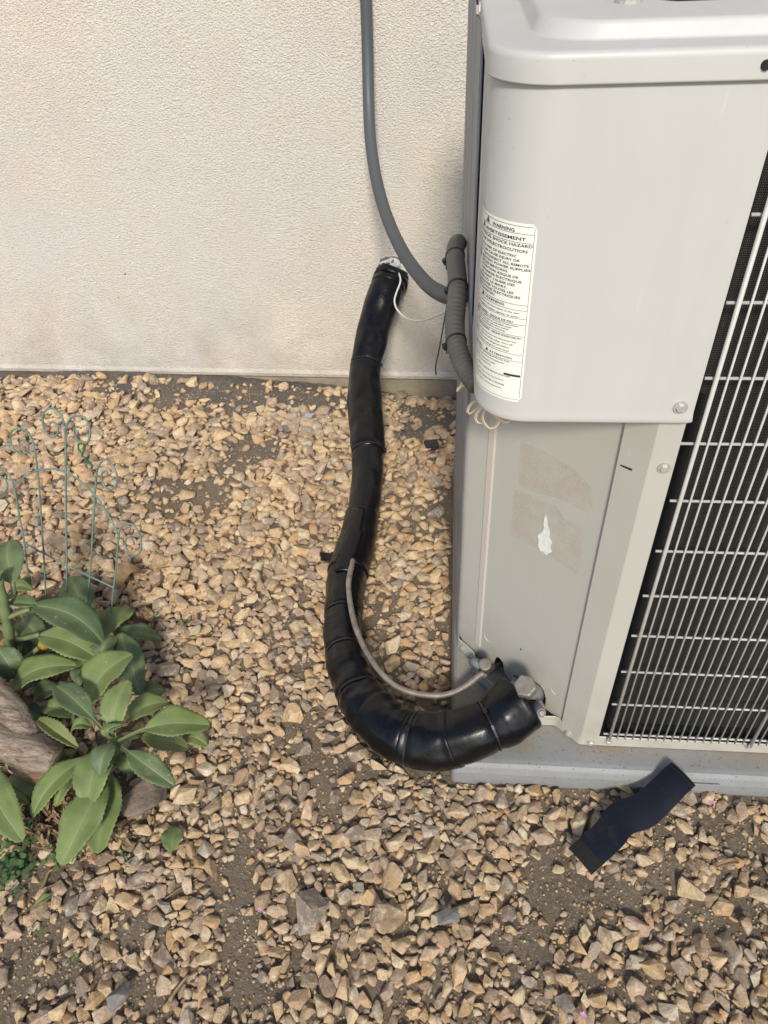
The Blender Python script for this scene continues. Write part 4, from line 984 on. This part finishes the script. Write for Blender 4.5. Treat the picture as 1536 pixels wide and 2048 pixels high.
for N, rmin, rmax, f in ((600, .0165, .0215, .70), (8500, .0120, .0160, .62), (26500, .0080, .0125, .57), (43500, .0045, .0080, .56)):
    for _ in range(N):
        x, y = random.uniform(GX0, GX1), random.uniform(GY0, GY1)
        if abs(x) > .62*y+1.3 and x < 0: continue
        d = bare(x, y)
        cl_ = .5+.5*noise.noise(Vector((x*5, y*5, 7)))+.25*noise.noise(Vector((x*13, y*13, 3)))
        d = min(1, d*1.05) if cl_ > .22 else d*.3
        if rmin < .007: d = .07+.93*d
        if random.random() > d: continue
        drop(x, y, (rmin+(rmax-rmin)*random.random()**1.4)*(1+.38*min(1, max(0, (y-.55)/1.2))), .3, f)
# a few marked stones of the photograph
sp_st = [(430, 1620, .022), (1080, 1600, .020), (960, 1950, .024), (380, 1710, .022), (1225, 1700, .018), (1500, 1680, .020), (1410, 2000, .024), (120, 1960, .026), (360, 1990, .026), (845, 1880, .020)]
for x, y, r in sp_st: p = onz(x, y, .01); drop(p.x, p.y, r, .3, .6)
def on_screen(p):
    q = projpx(p); return -40 < q[0] < 1576 and -40 < q[1] < 2088
vis = [s for s in placed if on_screen(s[:3])]; vis.sort(key=lambda s: -s[3]/depth(Vector(s[:3]))); near_set = set(vis[:300])
tintr = random.Random(5)
hm = []
for i, (V, Fc) in enumerate(hiP):
    me = bpy.data.meshes.new('stone'); me.from_pydata(V.tolist(), [], Fc.tolist()); me.materials.append(MAT['limestone']); at = me.attributes.new('tint', 'FLOAT', 'FACE'); at.data.foreach_set('value', [0.]*len(Fc)); me.transform(Matrix.Scale(1, 4)); hm.append(me)
def rotm(r, tilt=.42):
    return Matrix.Rotation(r.uniform(0, 6.283), 3, 'Z') @ Matrix.Rotation(r.uniform(-tilt, tilt), 3, 'X') @ Matrix.Rotation(r.uniform(-tilt, tilt), 3, 'Y')
AV, AF, AT = [], [], []; off = 0
# unit-sized prototypes are pre-scaled to real size per size class so that material grain stays in metres
sized = {}
for s in placed:
    x, y, z, r = s; R3 = rotm(tintr)
    if s in near_set:
        key = (tintr.randrange(36), round(r*1.18/.002))
        if key not in sized:
            me = hm[key[0]].copy(); me.transform(Matrix.Scale(key[1]*.002, 4)); me.name = 'stone'; sized[key] = me
        o = bpy.data.objects.new('stone', sized[key]); o.matrix_world = Matrix.Translation((x, y, z)) @ R3.to_4x4(); C.objects.link(o); o.parent = ground
    else:
        V, Fc = (hiP if (y < 1.25 and r > .009) else loP)[tintr.randrange(30)]
        Rn = np.array([list(a) for a in R3]); AV.append((V*r*1.18)@Rn.T+np.array([x, y, z])); AF.append(Fc+off); off += len(V); AT.append(np.full(len(Fc), tintr.random()))
def npmesh(name, V, Fc, mat, parent):
    me = bpy.data.meshes.new(name); me.vertices.add(len(V)); me.vertices.foreach_set('co', V.ravel()); n_ = len(Fc)
    me.loops.add(n_*3); me.loops.foreach_set('vertex_index', Fc.ravel().astype(np.int32)); me.polygons.add(n_); me.polygons.foreach_set('loop_start', np.arange(0, n_*3, 3, dtype=np.int32)); me.update(calc_edges=True)
    return link(name, me, mat, parent)
V = np.concatenate(AV); Fc = np.concatenate(AF); g = npmesh('gravel', V, Fc, MAT['limestone'], ground)
at = g.data.attributes.new('tint', 'FLOAT', 'FACE'); at.data.foreach_set('value', np.concatenate(AT)); tag(g, kind='stuff')
# grit: tiny chips and crumbs of soil
AV, AF, AT = [], [], []; off = 0
octV = np.array([(1, 0, 0), (-1, 0, 0), (0, 1, 0), (0, -1, 0), (0, 0, 1), (0, 0, -1)], float); octF = np.array([(0, 2, 4), (2, 1, 4), (1, 3, 4), (3, 0, 4), (2, 0, 5), (1, 2, 5), (3, 1, 5), (0, 3, 5)])
for _ in range(20000):
    y = GY0+(1.98*random.random()**1.25); x = random.uniform(-.62*y-.5, .45*y+.35)
    if blocked(x, y, .004) or x < GX0+.02 or x > GX1-.02 or y > 2.1: continue
    r = random.uniform(.0014, .0042); i0, j0 = int((x-GX0)/GS), int((y-GY0)/GS); h_ = HM[min(j0, nyg-1), min(i0, nxg-1)]
    g0 = gz(x, y)
    if h_-g0 > .012: continue
    Vv = octV*np.array([r*random.uniform(.7, 1.3), r*random.uniform(.6, 1), r*random.uniform(.5, .8)])+rng.normal(0, r*.12, (6, 3)); Rn = np.array([list(a) for a in rotm(tintr)])
    AV.append(Vv@Rn.T+np.array([x, y, g0+r*.3])); AF.append(octF+off); off += 6; AT.append(np.full(8, random.random()))
g = npmesh('grit', np.concatenate(AV), np.concatenate(AF), MAT['limestone'], ground); at = g.data.attributes.new('tint', 'FLOAT', 'FACE'); at.data.foreach_set('value', np.concatenate(AT)); tag(g, kind='stuff')
# distinct rocks
def rock(x, y, z, r, seed, mat, name, label, squash=(1, .8, .5), rot=0):
    V, Fc = proto(4, seed); me = bpy.data.meshes.new(name); V = V*r; V[:, 0] *= squash[0]; V[:, 1] *= squash[1]; V[:, 2] *= squash[2]*1.6; me.from_pydata(V.tolist(), [], Fc.tolist()); o = link(name, me, MAT[mat]); o.location = onz(x, y, z); o.rotation_euler[2] = rot; tag(o, label, 'rock'); return o
rock(280, 1592, .022, .048, 901, 'brown_rock', 'rock', 'flat dark brown rock half under the rosette leaves', (1, 1.2, .45), .4)
rock(892, 1836, .032, .023, 902, 'slate', 'rock', 'small dark grey slate piece lying on top of the gravel in front', (1, .9, .35), .3)
rock(235, 1992, .020, .024, 903, 'slate', 'rock', 'blue-grey pointed stone in the bottom left gravel', (1, .7, .5), 1.2)

# ------------------------------------------------------------------ debris
def surf(x, y):
    p = onz(x, y, .01); i0, j0 = int((p.x-GX0)/GS), int((p.y-GY0)/GS); return onz(x, y, float(HM[max(0, min(j0, nyg-1)), max(0, min(i0, nxg-1))])+.001)
def stick(pts, r, name, label, cat, mat='dry_stalk', lift=.003, group=None):
    Q = spline([surf(x, y)+Vector((0, 0, lift)) for x, y in pts], .006); n_ = len(Q); zs = max(q.z for q in Q)
    Q = [Vector((q.x, q.y, .5*q.z+.5*zs)) for q in Q]
    o = MB().tube(Q, [r*(1-.5*i/n_) for i in range(n_)], 6).out(name, MAT[mat], None, True); tag(o, label, cat, group); return o
stick([(340, 2003), (352, 1985), (365, 1968), (377, 1952)], .0032, 'twig', 'short straight pale twig in the bottom left gravel', 'twig')
stick([(330, 1800), (358, 1780), (398, 1757)], .0013, 'twig', 'thin tan stalk below the fallen green leaf', 'twig')
stick([(555, 1663), (575, 1640), (600, 1612), (612, 1600)], .0016, 'twig', 'brownish stalk leaning over stones left of the pipe bend', 'twig')
stick([(240, 1745), (243, 1760), (260, 1775), (285, 1778)], .0014, 'twig', 'bent thin stem beneath the longest rosette leaf', 'twig')
stick([(70, 1800), (90, 1770), (100, 1745), (120, 1738)], .0035, 'twig', 'dark curved stem at the bottom left under the clover', 'twig', 'dry_leaf')
stick([(310, 1247), (350, 1245), (400, 1247), (440, 1240), (490, 1243)], .0013, 'twig', 'long thin green-brown runner stem right of the trellis foot', 'twig')
stick([(905, 1560), (925, 1572), (950, 1585), (970, 1592)], .0010, 'twig', 'hair-thin pale straw just below the pad corner', 'twig')
stick([(632, 1402), (640, 1418), (652, 1430), (665, 1438)], .0011, 'twig', 'thin pale stem left of the pipe bend', 'twig')
stick([(688, 1742), (690, 1770), (689, 1800)], .0011, 'twig', 'reddish thin stem standing over the middle gravel', 'twig', 'dry_leaf')
stick([(840, 905), (870, 898), (900, 893), (906, 888)], .0035, 'twig', 'brown root beside the black plastic block', 'twig', 'dry_leaf')
stick([(768, 852), (785, 856), (800, 861), (812, 866)], .0022, 'cable_tie_scrap', 'short black cut cable tie on the soil right of the pipe', 'cable tie', 'black_plastic')
def flatleaf(x0, y0, x1, y1, wpx, mat, name, label, cat='leaf', **kw):
    b, t = surf(x0, y0)+Vector((0, 0, .004)), surf(x1, y1)+Vector((0, 0, .006)); o = leaf(b, t, wpx/F*depth(b), MAT[mat], None, name=name, **kw); tag(o, label, cat); return o
flatleaf(348, 1655, 345, 1706, 36, 'leaf_green', 'fallen_leaf', 'round green fallen leaf lying on the gravel below the rosette', droop=.006)
flatleaf(1262, 1588, 1222, 1563, 18, 'tan_leaf', 'fallen_leaf', 'small tan curled leaf at the pad edge left of the strap', droop=.004, serr=0)
flatleaf(1430, 1735, 1478, 1727, 12, 'dry_leaf', 'fallen_leaf', 'rust-brown curled leaf among stones right of the strap', droop=.012, serr=0)
flatleaf(72, 1812, 108, 1792, 16, 'leaf_olive', 'fallen_leaf', 'small yellow-green leaf in the bottom left gravel', droop=.005, serr=0)
flatleaf(1390, 1574, 1425, 1580, 12, 'dry_leaf', 'fallen_leaf', 'brown papery leaf under the buckle end of the strap', droop=.004, serr=0)
flatleaf(235, 1180, 290, 1150, 40, 'dry_leaf', 'fallen_leaf', 'crumpled brown dead leaf at the foot of the trellis', droop=.02, fold=.9)
# clover patch and leaf litter
AVv, AFf = [], []
mb = MB()
random.seed(3)
for k in range(230):
    cx_, cy_ = random.choice([(20, 1700), (40, 1735), (15, 1750), (70, 1700), (120, 1720), (50, 1660), (10, 1720), (35, 1755), (65, 1640)]); x, y = random.gauss(cx_, 17), random.gauss(cy_, 13)
    p = surf(x, y)+Vector((0, 0, random.uniform(.004, .02))); r = random.uniform(.003, .0062); t = Vector((random.uniform(-.4, .4), random.uniform(-.5, .1), 1)).normalized(); a = t.orthogonal().normalized(); b = t.cross(a)
    mb.add([p+a*math.cos(q)*r+b*math.sin(q)*r*.85 for q in [i*math.pi/4 for i in range(8)]], [tuple(range(8))])
for (cx_, cy_, n_) in ((150, 1925, 12), (35, 1785, 14), (255, 1715, 10), (285, 1000, 12), (620, 1130, 4), (850, 1120, 8), (310, 1230, 26), (370, 1250, 20), (885, 1035, 8), (75, 1865, 8), (580, 1620, 5)):
    for k in range(n_):
        x, y = random.gauss(cx_, 9), random.gauss(cy_, 7); p = surf(x, y)+Vector((0, 0, random.uniform(.004, .012))); r = random.uniform(.002, .004); t = Vector((random.uniform(-.5, .5), random.uniform(-.5, .1), 1)).normalized(); a = t.orthogonal().normalized(); b = t.cross(a)
        mb.add([p+a*math.cos(q)*r+b*math.sin(q)*r*.6 for q in [i*math.pi/3 for i in range(6)]], [tuple(range(6))])
o = mb.out('ground_cover', MAT['clover']); tag(o, 'tiny clover-like weeds sprouting in the gravel by the plants', kind='stuff')
mb = MB()
for k in range(260):
    x, y = random.choice([(100, 1640), (80, 1670), (120, 1600), (60, 1620), (260, 1240), (60, 1240), (150, 1270), (210, 1330), (90, 1320), (250, 1640), (140, 1700)]); x, y = random.gauss(x, 28), random.gauss(y, 24)
    v, f, _ = leaf_mesh(surf(x, y)+Vector((0, 0, .003)), surf(x+random.uniform(-14, 14), y+random.uniform(-12, 12))+Vector((0, 0, random.uniform(.002, .014))), random.uniform(.004, .012), fold=random.uniform(.2, 1), serr=0) if True else None
    if len(v) > 1: mb.add(v, f)
o = mb.out('leaf_litter', MAT['dry_leaf']); tag(o, 'brown dry leaf litter under the plants', kind='stuff')
# fallen blossoms
for k, (x, y, lb) in enumerate(((1422, 1607, 'tiny pink blossom on the soil right of the strap'), (1122, 1661, 'tiny pink blossom on the soil left of the strap'), (522, 1823, 'tiny pale pink blossom on the bare soil strip in front'), (1165, 2033, 'tiny lilac blossom at the bottom edge right of centre'), (425, 1542, 'tiny pink blossom on gravel right of the rosette'), (80, 1076, 'tiny pink blossom behind the trellis'))):
    p = surf(x, y)+Vector((0, 0, .006)); mb = MB()
    for q in range(5):
        a = q*1.2566; d_ = Vector((math.cos(a), math.sin(a), .3)); s_ = Vector((-math.sin(a), math.cos(a), 0)); mb.add([p, p+d_*.003+s_*.0018, p+d_*.0055, p+d_*.003-s_*.0018], [(0, 1, 2, 3)])
    mb.tube([p, p+Vector((.006, -.001, -.003))], .0006, 5); o = mb.out('blossom', MAT['pink_petal']); tag(o, lb, 'flower', 'fallen blossoms on the gravel')
# plastic wrapper with a small sticker
p = surf(610, 848)+Vector((0, 0, .012)); n_ = 12; V = []
for j in range(n_+1):
    row = []
    for i in range(n_+1):
        u, v_ = i/n_-.5, j/n_-.5; row.append(p+Vector((u*.13+v_*.03, v_*.11-u*.02, .010*noise.noise(Vector((u*6, v_*6, 1)))+.006*noise.noise(Vector((u*15, v_*15, 2))))))
    V.append(row)
wr_ = empty('plastic_wrapper', p, 'crumpled clear plastic wrapper with a small printed sticker on the gravel near the wall', 'wrapper')
MB().rings(V, False, False, False).out('film', MAT['clear_film'], wr_, True)
q = surf(619, 843)+Vector((0, 0, .022)); u_ = Vector((.9, -.35, .1)).normalized()*.013; v__ = Vector((.3, .9, .1)).normalized()*.010
MB().add([q-u_-v__, q+u_-v__, q+u_+v__, q-u_+v__], [(0, 1, 2, 3)]).out('sticker', MAT['pale_sticker'], wr_)
bp = surf(862, 893); o = MB().box((-.020, -.014, 0), (.020, .014, .020)).out('plastic_block', MAT['black_rubber']); o.location = bp-Vector((0, 0, .004)); o.rotation_euler = (.1, .08, .3); bevel(o, .003)
tag(o, 'small black plastic block on the soil between the pipe and the unit', 'block')
Q = [surf(x, y)+Vector((0, 0, .012)) for x, y in ((642, 1120), (655, 1121), (668, 1122))]; o = ribbon(spline(Q, .004), Vector((0, 1, .2)), .022, .002, 'strap_scrap', MAT['hook_pile'], None); tag(o, 'short black fabric scrap sticking out left of the pipe', 'scrap')

# ------------------------------------------------------------------ re-base: Empties keep their place, parts keep their world position
bpy.context.view_layer.update()
def rebase(e):
    inv = Matrix.Translation(e.matrix_world.translation).inverted()
    for ch in e.children: ch.matrix_parent_inverse = inv @ Matrix.Identity(4)
for e in [o for o in S.objects if o.type == 'EMPTY' and o.parent is None]: rebase(e)
for e in (big, sv):
    l = Vector(e.location); e.matrix_parent_inverse = Matrix.Translation(ac.location).inverted()
    for ch in e.children: ch.matrix_parent_inverse = Matrix.Translation(l).inverted()
